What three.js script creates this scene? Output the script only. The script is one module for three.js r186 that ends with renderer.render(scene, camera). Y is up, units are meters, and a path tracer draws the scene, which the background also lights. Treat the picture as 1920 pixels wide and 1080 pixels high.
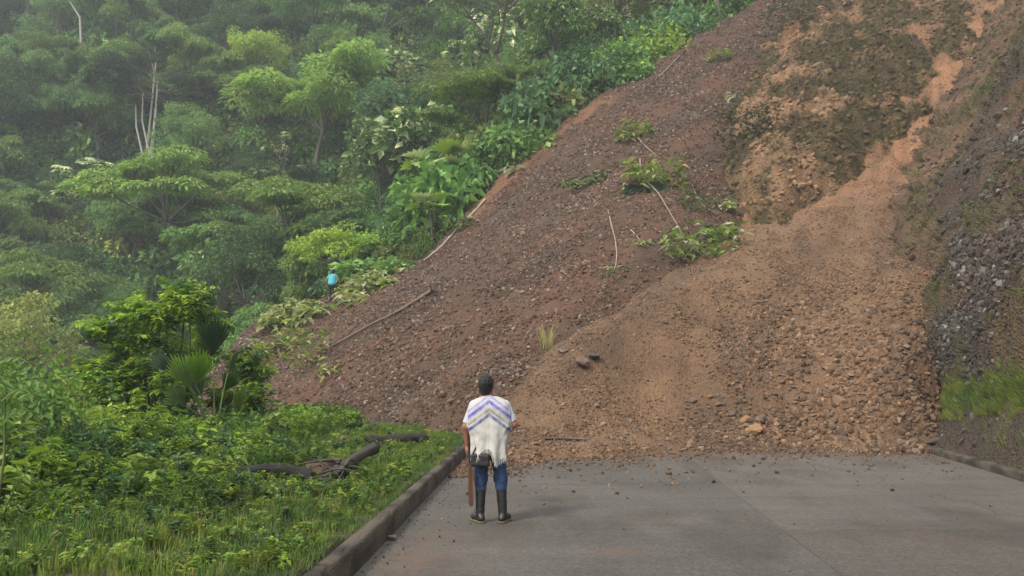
import * as THREE from 'three';
import { mergeGeometries } from 'three/addons/utils/BufferGeometryUtils.js';
import { ImprovedNoise } from 'three/addons/math/ImprovedNoise.js';

// ------------------------------------------------------------------ camera, sky, sun, exposure
const scene = new THREE.Scene();
const FOV = 42, EYE = 1.6, PITCH = 7.3 * Math.PI / 180;
const camera = new THREE.PerspectiveCamera(FOV, 16 / 9, 0.1, 900);
camera.position.set(0, EYE, 0);
camera.rotation.set(PITCH, 0, 0);
scene.add(camera);

const renderer = new THREE.WebGLRenderer({ antialias: true });
renderer.toneMapping = THREE.LinearToneMapping;
renderer.toneMappingExposure = 2.7;
renderer.shadowMap.enabled = true;

// overcast sky: an even cloud layer, brighter overhead than at the horizon
{
  const W = 256, H = 128, a = new Float32Array(W * H * 4), im = new ImprovedNoise();
  for (let j = 0; j < H; j++) for (let i = 0; i < W; i++) {
    const el = (j + .5) / H * Math.PI - Math.PI / 2, az = (i + .5) / W * 2 * Math.PI;
    const s = Math.max(0, Math.sin(el));
    const cx = Math.cos(el) * Math.cos(az), cz = Math.cos(el) * Math.sin(az);
    const n = 1 + .07 * im.noise(cx * 2.2 + 3, s * 3, cz * 2.2) + .04 * im.noise(cx * 5, s * 6 + 9, cz * 5);
    const L = (0.43 + 0.25 * s) * n, k = (j * W + i) * 4;
    a[k] = L * .985; a[k + 1] = L * 1.0; a[k + 2] = L * 1.015; a[k + 3] = 1;
  }
  const sky = new THREE.DataTexture(a, W, H, THREE.RGBAFormat, THREE.FloatType);
  sky.mapping = THREE.EquirectangularReflectionMapping;
  sky.magFilter = sky.minFilter = THREE.LinearFilter; sky.needsUpdate = true;
  scene.background = sky; scene.environment = sky;
}
const sun = new THREE.DirectionalLight(0xfff4e4, 1.5);
sun.position.set(-62, 88, 36); sun.target.position.set(0, 0, -30);
sun.castShadow = true; sun.shadow.radius = 20;
sun.shadow.mapSize.set(2048, 2048);
Object.assign(sun.shadow.camera, { left: -130, right: 130, top: 130, bottom: -130, near: 1, far: 420 });
scene.add(sun, sun.target);
// moist valley air
scene.fog = new THREE.FogExp2(new THREE.Color(0.86, 0.92, 1.0), 0.0010);

// ------------------------------------------------------------------ helpers
function rng(seed) { let a = seed >>> 0; return () => { a = a + 0x6D2B79F5 | 0; let t = Math.imul(a ^ a >>> 15, 1 | a); t = t + Math.imul(t ^ t >>> 7, 61 | t) ^ t; return ((t ^ t >>> 14) >>> 0) / 4294967296; }; }
const R = rng(20240611);
const rr = (a, b, r = R) => a + (b - a) * r();
const im = new ImprovedNoise();
const n2 = (x, y, s = 0) => im.noise(x, y, s + .37);
const n3 = (x, y, z) => im.noise(x, y, z);
function fbm(x, y, z = 0, o = 4) { let s = 0, a = .5, f = 1; for (let i = 0; i < o; i++) { s += a * im.noise(x * f, y * f, z + i * 7.3); a *= .5; f *= 2.03; } return s; }
const clamp = (x, a = 0, b = 1) => x < a ? a : x > b ? b : x;
const sstep = (a, b, x) => { const t = clamp((x - a) / (b - a)); return t * t * (3 - 2 * t); };
const lerp = (a, b, t) => a + (b - a) * t;
const mix3 = (a, b, t) => [lerp(a[0], b[0], t), lerp(a[1], b[1], t), lerp(a[2], b[2], t)];
const F = 540 / Math.tan(FOV * Math.PI / 360), CP = Math.cos(PITCH), SP = Math.sin(PITCH);
// survey: a bearing read off the photograph (1920 x 1080) and a distance ahead give a point of the place: [x, ahead, y]
function bearing(px, py) { const u = (px - 960) / F, v = (540 - py) / F, f = CP - v * SP; return [u / f, (SP + v * CP) / f]; }
function at(px, py, d) { const [u, t] = bearing(px, py); return [u * d, d, EYE + t * d]; }
function onRoad(px, py) { const [u, t] = bearing(px, py); const d = -EYE / t; return [u * d, d, 0]; }
// where a point of the place shows in the photograph
function seenAt(x, d, y) { const h = y - EYE, f = CP * d + SP * h, u = CP * h - SP * d; return [960 + F * x / f, 540 - F * u / f]; }
const V = (x, d, y) => new THREE.Vector3(x, y, -d);
// thin plate spline through [x, ahead, y]
function spline(pts, lam = .02) {
  const n = pts.length, N = n + 3, A = [], phi = r2 => r2 < 1e-9 ? 0 : .5 * r2 * Math.log(r2);
  for (let i = 0; i < N; i++) A.push(new Float64Array(N + 1));
  for (let i = 0; i < n; i++) {
    for (let j = 0; j < n; j++) A[i][j] = phi((pts[i][0] - pts[j][0]) ** 2 + (pts[i][1] - pts[j][1]) ** 2) + (i === j ? lam : 0);
    A[i][n] = A[n][i] = 1; A[i][n + 1] = A[n + 1][i] = pts[i][0]; A[i][n + 2] = A[n + 2][i] = pts[i][1]; A[i][N] = pts[i][2];
  }
  for (let c = 0; c < N; c++) {
    let p = c; for (let r = c + 1; r < N; r++) if (Math.abs(A[r][c]) > Math.abs(A[p][c])) p = r;
    [A[c], A[p]] = [A[p], A[c]];
    for (let r = 0; r < N; r++) if (r !== c) { const f = A[r][c] / A[c][c]; if (f) for (let k = c; k <= N; k++) A[r][k] -= f * A[c][k]; }
  }
  const w = A.map((r, i) => r[N] / r[i]);
  return (x, d) => { let s = w[n] + w[n + 1] * x + w[n + 2] * d; for (let i = 0; i < n; i++) { const dx = x - pts[i][0], dd = d - pts[i][1]; s += w[i] * phi(dx * dx + dd * dd); } return s; };
}
// names, labels
const used = new Map();
function numbered(name) { const k = used.get(name) || 0; used.set(name, k + 1); return k ? name + '_' + String(k).padStart(3, '0') : name; }
function shadowed(o) { o.traverse(c => { if (c.isMesh) { c.castShadow = true; c.receiveShadow = true; } }); return o; }
function top(o, name, data) { o.name = numbered(name); Object.assign(o.userData, data); scene.add(o); return shadowed(o); }
function thing(name, label, category, group) { const g = new THREE.Group(); return top(g, name, group ? { label, category, group } : { label, category }); }
function part(parent, name, geo, mat) { const m = new THREE.Mesh(geo, mat); m.name = name; m.castShadow = m.receiveShadow = true; parent.add(m); return m; }
function again(src, label, group) { const c = src.clone(); c.name = numbered(src.name.replace(/_\d{3}$/, '')); c.userData = { ...src.userData }; if (label) c.userData.label = label; if (group) c.userData.group = group; scene.add(c); return c; }
// geometry from growing arrays
class Build {
  constructor() { this.p = []; this.c = []; this.i = []; this.uv = []; }
  v(x, y, z, c, u = 0, w = 0) { this.p.push(x, y, z); this.c.push(c[0], c[1], c[2]); this.uv.push(u, w); return this.p.length / 3 - 1; }
  tri(a, b, c) { this.i.push(a, b, c); }
  quad(a, b, c, d) { this.i.push(a, b, c, a, c, d); }
  // tapered, bent tube along points [Vector3], radii
  tube(pts, rad, col, sides = 6, jitter = 0, closed = true) {
    const n = pts.length; let prev = null; const up = new THREE.Vector3(), t = new THREE.Vector3(), b = new THREE.Vector3();
    if (!this.up0) this.up0 = new THREE.Vector3(.31, .2, .93).normalize();
    up.copy(this.up0);
    for (let k = 0; k < n; k++) {
      t.copy(pts[Math.min(n - 1, k + 1)]).sub(pts[Math.max(0, k - 1)]).normalize();
      up.addScaledVector(t, -up.dot(t)).normalize(); b.crossVectors(t, up);
      const row = [];
      for (let s = 0; s < sides; s++) {
        const a = s / sides * Math.PI * 2, r = rad[k] * (1 + jitter * (n3(pts[k].x * 3 + s * 1.7, pts[k].y * 3, pts[k].z * 3) * 1.6)), ca = Math.cos(a) * r, sa = Math.sin(a) * r;
        const cc = typeof col === 'function' ? col(k / (n - 1), s) : col;
        row.push(this.v(pts[k].x + up.x * ca + b.x * sa, pts[k].y + up.y * ca + b.y * sa, pts[k].z + up.z * ca + b.z * sa, cc, s / sides, k * .2));
      }
      if (prev) for (let s = 0; s < sides; s++) this.quad(prev[s], prev[(s + 1) % sides], row[(s + 1) % sides], row[s]);
      else if (closed) for (let s = 1; s < sides - 1; s++) this.tri(row[0], row[s + 1], row[s]);
      prev = row;
    }
    if (closed) for (let s = 1; s < sides - 1; s++) this.tri(prev[0], prev[s], prev[s + 1]);
  }
  // a folded leaf blade: base point, direction, side, length, width
  leaf(b, dir, side, L, W, col, fold = .25, droop = .2) {
    const nx = dir.y * side.z - dir.z * side.y, ny = dir.z * side.x - dir.x * side.z, nz = dir.x * side.y - dir.y * side.x, h = W * fold, m = .45 * L;
    const a = this.v(b.x, b.y, b.z, col), e = this.v(b.x + dir.x * L, b.y + dir.y * L - droop * L, b.z + dir.z * L, col);
    const l = this.v(b.x + dir.x * m + side.x * W / 2 + nx * h, b.y + dir.y * m + side.y * W / 2 + ny * h - droop * L * .25, b.z + dir.z * m + side.z * W / 2 + nz * h, col);
    const r = this.v(b.x + dir.x * m - side.x * W / 2 + nx * h, b.y + dir.y * m - side.y * W / 2 + ny * h - droop * L * .25, b.z + dir.z * m - side.z * W / 2 + nz * h, col);
    this.tri(a, l, e); this.tri(a, e, r);
  }
  geo(smooth = false, uv = false) {
    const g = new THREE.BufferGeometry();
    g.setAttribute('position', new THREE.Float32BufferAttribute(this.p, 3));
    g.setAttribute('color', new THREE.Float32BufferAttribute(this.c, 3));
    if (uv) g.setAttribute('uv', new THREE.Float32BufferAttribute(this.uv, 2));
    g.setIndex(this.i); if (smooth) g.computeVertexNormals(); return g;
  }
}
const rv = (r = R) => { const z = r() * 2 - 1, a = r() * Math.PI * 2, s = Math.sqrt(1 - z * z); return new THREE.Vector3(Math.cos(a) * s, z, Math.sin(a) * s); };
function sideOf(dir, r = R) { const v = rv(r); v.addScaledVector(dir, -v.dot(dir)); return v.lengthSq() < 1e-4 ? sideOf(dir, r) : v.normalize(); }
const vary = (c, k, r = R) => { const f = 1 + (r() * 2 - 1) * k, g = (r() * 2 - 1) * k * .35; return [c[0] * (f + g), c[1] * f, c[2] * (f - g)]; };
// noise textures
function texture(w, h, fn, srgb = true, rep) {
  const a = new Uint8Array(w * h * 4);
  for (let j = 0; j < h; j++) for (let i = 0; i < w; i++) { const c = fn(i, j, w, h), k = (j * w + i) * 4; a[k] = clamp(c[0]) * 255; a[k + 1] = clamp(c[1]) * 255; a[k + 2] = clamp(c[2]) * 255; a[k + 3] = 255; }
  const t = new THREE.DataTexture(a, w, h, THREE.RGBAFormat); t.magFilter = t.minFilter = THREE.LinearFilter; t.wrapS = t.wrapT = THREE.RepeatWrapping;
  if (srgb) t.colorSpace = THREE.SRGBColorSpace; if (rep) t.repeat.set(rep, rep); t.needsUpdate = true; return t;
}
const s2l = c => c.map(x => { x /= 255; return x <= .04045 ? x / 12.92 : ((x + .055) / 1.055) ** 2.4; });
// tileable value noise for textures
function tileNoise(period, seed) { const r = rng(seed), g = new Float32Array(period * period).map(() => r()); return (x, y) => { const xi = Math.floor(x), yi = Math.floor(y), fx = x - xi, fy = y - yi, ux = fx * fx * (3 - 2 * fx), uy = fy * fy * (3 - 2 * fy), q = (a, b) => g[((b % period + period) % period) * period + (a % period + period) % period]; return lerp(lerp(q(xi, yi), q(xi + 1, yi), ux), lerp(q(xi, yi + 1), q(xi + 1, yi + 1), ux), uy); }; }
// ------------------------------------------------------------------ the lie of the land, from survey points
const SURF = {};
function surface(name, x0, x1, d0, d1, step, base, relief) {
  const nx = Math.round((x1 - x0) / step) + 1, nd = Math.round((d1 - d0) / step) + 1, a = new Float32Array(nx * nd);
  // the spline is smooth: sample it on a coarser lattice, then interpolate
  const q = Math.max(1, Math.round(.8 / step)), cx = Math.ceil((nx - 1) / q) + 1, cd = Math.ceil((nd - 1) / q) + 1, co = new Float32Array(cx * cd);
  for (let j = 0; j < cd; j++) for (let i = 0; i < cx; i++) co[j * cx + i] = base(x0 + i * q * step, d0 + j * q * step);
  const smooth = (i, j) => { const u = i / q, v = j / q, iu = Math.min(cx - 2, u | 0), iv = Math.min(cd - 2, v | 0), fu = u - iu, fv = v - iv, k = iv * cx + iu; return lerp(lerp(co[k], co[k + 1], fu), lerp(co[k + cx], co[k + cx + 1], fu), fv); };
  for (let j = 0; j < nd; j++) for (let i = 0; i < nx; i++) { const x = x0 + i * step, d = d0 + j * step, y = smooth(i, j); a[j * nx + i] = y + (relief ? relief(x, d, y) : 0); }
  const s = { name, x0, x1, d0, d1, step, nx, nd, a, base };
  s.h = (x, d) => { const u = (x - x0) / step, v = (d - d0) / step; if (u < 0 || v < 0 || u >= nx - 1 || v >= nd - 1) return -1e3; const i = u | 0, j = v | 0, fu = u - i, fv = v - j, k = j * nx + i; return lerp(lerp(a[k], a[k + 1], fu), lerp(a[k + nx], a[k + nx + 1], fu), fv); };
  SURF[name] = s; return s;
}
// road edges: distance to the right of the camera as a function of distance ahead
const xL = d => -1.345 + .03 * (Math.max(d, 0) - 6.56), xC = d => 2.84 + .1065 * (Math.max(d, 0) - 7.1), xR = d => 8.4 + .25 * (Math.max(d, 2) - 12.6);

// the lip of the debris, read along the line where it meets the forest
const LIP = [at(450, 640, 44), at(540, 600, 43), at(620, 566, 42), at(700, 530, 44), at(800, 488, 45), at(870, 420, 47), at(930, 350, 49), at(1000, 280, 51), at(1090, 205, 53), at(1170, 160, 55), at(1250, 115, 57), at(1330, 60, 59), at(1400, 15, 61), at(1500, -40, 63)];
function lipAt(x) { if (x <= LIP[0][0]) return LIP[0][1]; for (let k = 1; k < LIP.length; k++) if (x < LIP[k][0]) return lerp(LIP[k - 1][1], LIP[k][1], (x - LIP[k - 1][0]) / (LIP[k][0] - LIP[k - 1][0])); return LIP[LIP.length - 1][1]; }
// the mountain under the forest
const hill = spline([
  ...LIP.slice(2).map(p => [p[0] - .6, p[1] + 2, p[2] - .7]), ...LIP.slice(3).map(p => [p[0] - 3, p[1] + 7, p[2] + 1.2]),
  [0, -40, -.3], [4, -10, -.3], [3, 8, -.8], [4, 20, -.8], [1, 14, -.8], [-5, 14, -1], [0, 24, -.8], [-1.5, 8, -.6], [-1.5, 20, -.6], [-14, 0, -2.5], [-12, 14, -2], [-14, 26, -3], [-8, 20, -.8], [-22, 30, -8], [-40, 10, -16], [-70, -20, -26],
  [-10, 34, -1], [-20, 46, -5], [-35, 48, -9], [-60, 60, -12], [-14, 52, 2], [-22, 62, 1], [-40, 74, 3], [-30, 82, 16], [-60, 86, 16], [-30, 104, 43], [-62, 116, 53], [-30, 130, 76], [-50, 170, 122], [-110, 80, 4], [-110, 150, 90],
  [0, 78, 28], [0, 102, 52], [0, 132, 86], [14, 90, 44], [30, 80, 45], [24, 104, 67], [30, 140, 102], [0, 190, 145], [70, 200, 150],
  [40, 60, 42], [60, 100, 78], [38, 36, 30], [40, 10, 26], [28, 14, 18], [20, 10, 11], [19, -10, 8], [40, -30, 22], [90, 20, 62], [90, -40, 50], [12, -30, -.3], [0, 30, -.5], [8, 40, 4], [100, 120, 120],
], .3);
surface('hillside', -150, 130, -45, 235, 1.4, hill, (x, d) => { const away = sstep(20, 60, d + Math.max(0, -x - 14)); const dip = 9 * sstep(lerp(2, 5, sstep(24, 40, d)), lerp(6, 10, sstep(24, 40, d)), x) * sstep(44, 37, x) * sstep(56, 50, d) * sstep(-30, -6, d); return -dip + away * (fbm(x * .05, d * .05, 3, 3) * 5 + fbm(x * .2, d * .2, 8, 2) * 1.2); });

// left verge: grass shelf beside the kerb that falls away towards the valley
const vergeS = spline([[-1.7, 2, .2], [-1.7, 8, .2], [-1.6, 14, .2], [-1.8, 19, .25], [-3, 6, .22], [-3.2, 12, .25], [-4, 18, .4], [-6, 6, .15], [-6, 12, .2], [-6.5, 18, .3], [-9, 6, -.2], [-9, 12, 0], [-9, 18, 0], [-8, 24, .2], [-13, 8, -1.4], [-13, 16, -1.3], [-12, 24, -1], [-18, 12, -4], [-18, 24, -4.5], [-26, 16, -9], [-4, 0, .15], [-10, 0, -.6], [-20, 0, -5], [-14, 32, -2.6], [-24, 32, -8]], .02);
surface('verge', -28, -.98, 2, 34, .14, vergeS, (x, d, y) => { const o = xL(d) - x, r = (fbm(x * .5, d * .5, 5, 4) * .34 + fbm(x * 2.6, d * 2.6, 2, 3) * .07) * sstep(.17, 1.2, o); return o < .07 ? -.35 - y : Math.min(r, .235 + Math.max(0, o - .22) * .5 - y); });

// dark red debris: a sheet at the angle of repose, falling to the left and towards the road
const debrisS = spline([
  at(450, 640, 44), at(480, 750, 31.7), at(400, 700, 38), at(620, 566, 42), at(540, 600, 43), at(700, 530, 44), at(800, 488, 45), at(870, 420, 47), at(930, 350, 49), at(1000, 280, 51), at(1090, 205, 53), at(1170, 160, 55), at(1250, 115, 57), at(1330, 60, 59), at(1400, 15, 61), at(1500, -40, 63),
  at(640, 740, 26.7), at(700, 780, 23.3), at(780, 800, 21), at(830, 812, 19.6), at(900, 845, 17.4), at(960, 862, 16.2), at(560, 690, 34), at(620, 640, 34), at(760, 640, 29), at(810, 560, 34), at(900, 700, 22.2), at(900, 600, 27.5), at(1000, 640, 24.5), at(1000, 480, 34), at(1050, 690, 22.6), at(1100, 620, 25.6), at(1150, 540, 28.5), at(1150, 420, 34), at(1080, 320, 44), at(1250, 480, 30.5), at(1260, 360, 37), at(1200, 250, 46), at(1350, 400, 35.5), at(1330, 260, 44), at(1400, 430, 35.5), at(1400, 300, 43), at(1450, 150, 52), at(1350, 130, 53), at(1000, 870, 15.6), at(1100, 880, 17),
  [3, 19, -.6], [6, 20, -.8], [10, 24, .5], [14, 32, 5], [-14, 30, -2.5], [-18, 40, -3], [-20, 48, -4], [24, 50, 24], [26, 62, 36],
], .03);
surface('debris', -21, 26, 14, 66, .14, debrisS, (x, d, y) => {
  const u = x * .77 + d * .64, w = x * -.64 + d * .77;               // along and across the fall line
  const k = sstep(-.1, .8, y), over = Math.max(0, d - lipAt(x) - .6 - .8 * n2(x * .6, 4, 2));
  return -over * 1.1 + k * (fbm(u * .1, w * .22, 1, 3) * 1.0 + fbm(u * .45, w * .8, 4, 3) * .34 + fbm(x * 2.2, d * 2.2, 6, 3) * .16);
});
// light brown cone poured out of the chute
const coneS = spline([
  onRoad(930, 872), onRoad(1000, 868), onRoad(1100, 858), onRoad(1200, 850), onRoad(1320, 845), onRoad(1450, 842), onRoad(1580, 838), onRoad(1690, 842),
  at(960, 800, 18.6), at(1010, 730, 20.4), at(1060, 672, 22), at(1120, 630, 23.4), at(1190, 575, 25), at(1260, 525, 26.8), at(1330, 482, 29.4), at(1400, 447, 31.6), at(1500, 398, 34), at(1600, 348, 36.2), at(1690, 285, 38),
  at(1100, 740, 20.6), at(1200, 700, 22), at(1200, 780, 20.2), at(1350, 600, 24.8), at(1400, 700, 22), at(1400, 780, 20.4), at(1500, 500, 28), at(1500, 600, 24.4), at(1600, 740, 20.8), at(1600, 650, 22.4), at(1600, 540, 25.4), at(1600, 430, 30.6), at(1660, 490, 26), at(1690, 350, 34.5), at(1650, 490, 26.2), at(1720, 520, 24.6), at(1750, 600, 22.4), at(1752, 680, 20.6), at(1722, 750, 19.2), at(1680, 800, 18.9), at(1765, 700, 20.6).map((v, k) => k === 2 ? v - .8 : v), [10.7, 18.6, -.25], [11.3, 19.6, .1],
  at(1720, 320, 36), at(1760, 240, 39), at(1800, 180, 41.5), at(1840, 110, 45), at(1880, 30, 49), at(1920, -30, 52), at(1780, 250, 38.5), at(1830, 170, 41.5),
  [0, 14.6, -.35], [5, 16, -.35], [10, 17, -.3], [11.6, 17.5, -.5], [14.5, 22, 1.2], [16, 27, 5], [-2, 18, -.8], [-1.5, 22, .1], [2, 27, 2.5], [6, 33, 6], [10, 40, 10.5], [15, 45, 17],
], .03);
surface('cone', -3, 38, 14, 56, .14, coneS, (x, d, y) => {
  const k = sstep(-.05, .5, y), coarse = sstep(4, 9, x) * sstep(6, 2, y);
  const u = x * .5 + d * .86, w = x * .86 - d * .5;
  return sstep(1.4, .1, Math.abs(y)) * fbm(x * .6, d * .6, 24, 4) * .42 + k * (fbm(u * .12, w * .3, 11, 3) * .8 + fbm(u * .5, w * 1.1, 14, 3) * .36 + fbm(x * 2.4, d * 2.4, 16, 3) * (.10 + .12 * coarse));
});
// eroded spur of tan earth between the two slides
const spurS = spline([
  at(1392, 432, 34.5), at(1382, 340, 38.5), at(1378, 260, 42.5), at(1410, 180, 46.5), at(1450, 110, 50.5), at(1520, 0, 57), at(1580, -60, 61),
  at(1430, 425, 33.2), at(1500, 385, 34.2), at(1600, 335, 36.4), at(1690, 275, 38.6), at(1760, 180, 42), at(1820, 85, 46), at(1860, 0, 51), at(1900, -60, 56),
  at(1440, 330, 35.5), at(1450, 240, 39.5), at(1500, 300, 36), at(1500, 180, 42), at(1540, 110, 46), at(1590, 240, 38.6), at(1600, 120, 45), at(1650, 30, 51), at(1670, 180, 41.6), at(1720, 90, 46.4), at(1760, 30, 50), at(1680, -60, 58),
  [10.2, 36, 2], [9.5, 40, 5], [11, 45, 11], [13.5, 50, 17], [12, 54, 15], [15, 57, 21], [18, 61, 25], [20, 66, 29], [30, 60, 40], [36, 55, 36], [34, 46, 26], [28, 40, 14],
], .03);
surface('spur', 8, 38, 30, 68, .16, spurS, (x, d, y) => {
  const u = x * .45 + d * .9, w = x * .9 - d * .45, warp = fbm(x * .3, d * .3, 7, 2) * 1.6;
  const rill = 1 - Math.abs(n2(w * .42 + warp, u * .12, 3)) * 2;
  return -rill * .7 + fbm(x * .35, y * .35, d * .2, 3) * 2.3 + fbm(x * 1.2, y * 1.2, d * .7, 4) * 1.4;
});
// rock and earth cutting on the right, with the bank above the kerb
const cutS = spline([
  at(1920, 700, 13.6), at(1810, 650, 18.3), at(1772, 600, 20.8), at(1745, 500, 24.3), at(1700, 415, 28.6), at(1712, 345, 32.6), at(1795, 205, 37.6), at(1845, 130, 40.8), at(1875, 50, 44), at(1905, 0, 46), at(1940, -60, 50),
  at(1920, 600, 14.2), at(1920, 500, 15.4), at(1860, 560, 17), at(1860, 450, 19.4), at(1800, 420, 23), at(1920, 380, 17.4), at(1870, 300, 24), at(1920, 250, 20.6), at(1920, 120, 25.5), at(1920, 0, 31), at(1880, 160, 32), at(1780, 330, 29),
  at(1900, 772, 12.9), at(1840, 768, 14.6), at(1780, 770, 16.4), at(1730, 800, 18), at(1870, 730, 14.8), at(1810, 715, 17),
  ...[12, 13.5, 15, 16.5, 18].flatMap(d => [[xR(d) + .24, d, .05], [xR(d) - .4, d, -.5]]),
  [xR(12.8) + .75, 12.8, .62], [xR(14.6) + .7, 14.6, .55], [xR(16.4) + .6, 16.4, .35],
  [16, 12, 9], [22, 12, 16], [13, 7, 5.5], [10, 6, 1.4], [9.2, 4, 1], [20, 5, 12], [11, 0, 4], [19, -4, 11], [9, 0, .8], [26, 20, 21], [24, 28, 22], [32, 36, 29], [13.5, 27, 3], [14.5, 33, 7], [21, 42, 16], [11.5, 20.5, 1],
], .01);
surface('cutting', 7, 38, -4, 52, .14, cutS, (x, d, y) => {
  const k = sstep(.3, 2.2, y), low = sstep(.05, .6, y) * (1 - k);
  const warp = fbm(x * .4, d * .4, 27, 2) * 1.4;
  const r = k * (fbm(x * .3 + warp * .2, y * .3, d * .24, 3) * 1.5 + Math.abs(fbm(x * .9, y * .9, d * .6, 3)) * 1.1 - .3 + fbm(x * 2.6, y * 2.6, d * 1.6, 3) * .42) + low * fbm(x * 1.6, d * 1.6, 31, 3) * .28;
  const lid = (x - xR(d) - .2) * 1.5 + .1;                           // the foot of the bank stays behind the kerb
  return x < xR(d) + 1.2 ? Math.min(r, lid - y) : r;
});
const ORDER = ['hillside', 'verge', 'debris', 'cone', 'spur', 'cutting'];
function ground(x, d) {
  let y = -1e3, z = 'hillside';
  if (x > xL(d) - .02 && x < xR(d) + .05 && d > -20 && d < 21) { y = 0; z = 'road'; }
  for (const n of ORDER) { const h = SURF[n].h(x, d); if (h > y) { y = h; z = n; } }
  return { y, z };
}
const gy = (x, d) => ground(x, d).y;
function gNormal(x, d, e = .2) { return new THREE.Vector3(gy(x - e, d) - gy(x + e, d), 2 * e, gy(x, d + e) - gy(x, d - e)).normalize(); }
// where a bearing of the photograph meets the land
function hit(px, py, from = 4, to = 200) {
  const [u, t] = bearing(px, py); let a = from, st = .12;
  for (let d = from; d < to; d += st) { const g = gy(u * d, d); if (EYE + t * d < g) { let lo = a, hi = d; for (let k = 0; k < 14; k++) { const m = (lo + hi) / 2; if (EYE + t * m < gy(u * m, m)) hi = m; else lo = m; } const q = ground(u * hi, hi); return { x: u * hi, d: hi, y: q.y, z: q.z }; } a = d; if (d > 60) st = .5; }
  return null;
}
// ------------------------------------------------------------------ materials of the ground
const grainA = tileNoise(64, 5), grainB = tileNoise(128, 6), grainC = tileNoise(32, 7);
const gritMap = texture(512, 512, (i, j) => { const a = grainA(i / 8, j / 8), b = grainB(i / 4, j / 4), c = grainC(i / 16, j / 16); const v = .80 + .34 * (a - .5) + .36 * (b - .5) + .2 * (c - .5); return [v, v * .985, v * .97]; }, false);
const gritBump = texture(512, 512, (i, j) => { const a = grainA(i / 8, j / 8), b = grainB(i / 4, j / 4), c = grainC(i / 16, j / 16), v = .5 * a + .3 * b + .2 * c; return [v, v, v]; }, false);
function tiled(t, k) { const c = t.clone(); c.repeat.set(k, k); c.needsUpdate = true; return c; }
const soilMat = new THREE.MeshStandardMaterial({ vertexColors: true, roughness: .95, map: tiled(gritMap, .45), bumpMap: tiled(gritBump, .45), bumpScale: .05 });
const rockyMat = new THREE.MeshStandardMaterial({ vertexColors: true, roughness: .92, map: tiled(gritMap, .3), bumpMap: tiled(gritBump, .3), bumpScale: .12 });
const stoneMat = new THREE.MeshStandardMaterial({ roughness: .9, color: 0xffffff });

function landMesh(name, s, tint, mat, uvOf) {
  const keep = new Uint8Array(s.nx * s.nd), top_ = new Float32Array(s.nx * s.nd);
  for (let j = 0; j < s.nd; j++) for (let i = 0; i < s.nx; i++) {
    const x = s.x0 + i * s.step, d = s.d0 + j * s.step, y = s.a[j * s.nx + i]; let m = -1e3;
    for (const n of ORDER) if (n !== s.name) m = Math.max(m, SURF[n].h(x, d));
    keep[j * s.nx + i] = y > m - .35 && !(s.name !== 'hillside' && y < -.25 && x > xL(d) && x < xR(d)) ? 1 : 0;
  }
  const map = new Int32Array(s.nx * s.nd).fill(-1), p = [], c = [], uv = [], idx = [];
  const vtx = k => { if (map[k] >= 0) return map[k]; const i = k % s.nx, j = k / s.nx | 0, x = s.x0 + i * s.step, d = s.d0 + j * s.step, y = s.a[k]; p.push(x, y, -d); const t = tint(x, d, y, s, i, j); c.push(t[0], t[1], t[2]); const q = uvOf ? uvOf(x, d, y) : [x, d]; uv.push(q[0], q[1]); return map[k] = p.length / 3 - 1; };
  for (let j = 0; j < s.nd - 1; j++) for (let i = 0; i < s.nx - 1; i++) {
    const k = j * s.nx + i; if (!(keep[k] | keep[k + 1] | keep[k + s.nx] | keep[k + s.nx + 1])) continue;
    const a = vtx(k), b = vtx(k + 1), e = vtx(k + s.nx), f = vtx(k + s.nx + 1);
    if ((i + j) & 1) idx.push(a, b, f, a, f, e); else idx.push(a, b, e, b, f, e);
  }
  const g = new THREE.BufferGeometry();
  g.setAttribute('position', new THREE.Float32BufferAttribute(p, 3)); g.setAttribute('color', new THREE.Float32BufferAttribute(c, 3)); g.setAttribute('uv', new THREE.Float32BufferAttribute(uv, 2));
  g.setIndex(idx); g.computeVertexNormals();
  return top(new THREE.Mesh(g, mat), name, { kind: 'structure' });
}
const C_leafsoil = [.035, .032, .018], C_dark = s2l([80, 61, 46]), C_red = s2l([96, 68, 50]), C_grey = s2l([92, 76, 64]), C_tan = s2l([122, 95, 70]), C_tan2 = s2l([102, 79, 59]), C_orange = s2l([158, 116, 84]), C_pale = s2l([146, 114, 84]), C_olive = s2l([80, 70, 40]), C_moss = s2l([84, 87, 44]), C_umber = s2l([64, 50, 40]), C_slate = s2l([72, 66, 60]);
landMesh('hillside', SURF.hillside, (x, d, y) => { const t = fbm(x * .15, d * .15, 2, 3); return mix3([.03, .05, .015], [.05, .045, .025], clamp(.5 + t)); }, soilMat);
landMesh('verge', SURF.verge, (x, d, y) => { const t = fbm(x * .8, d * .8, 12, 4); return mix3(mix3([.05, .06, .02], [.075, .055, .036], sstep(-.1, .25, t)), [.09, .066, .046], sstep(.25, .5, fbm(x * 2, d * 2, 3, 3))); }, soilMat);
const bareLip = (x, d) => sstep(2.6, 1.4, lipAt(x) - d + n2(x * .9, d * .9, 6) * 1.4) * sstep(-3.5, -2, x) * sstep(8.5, 6.5, x);
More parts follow.
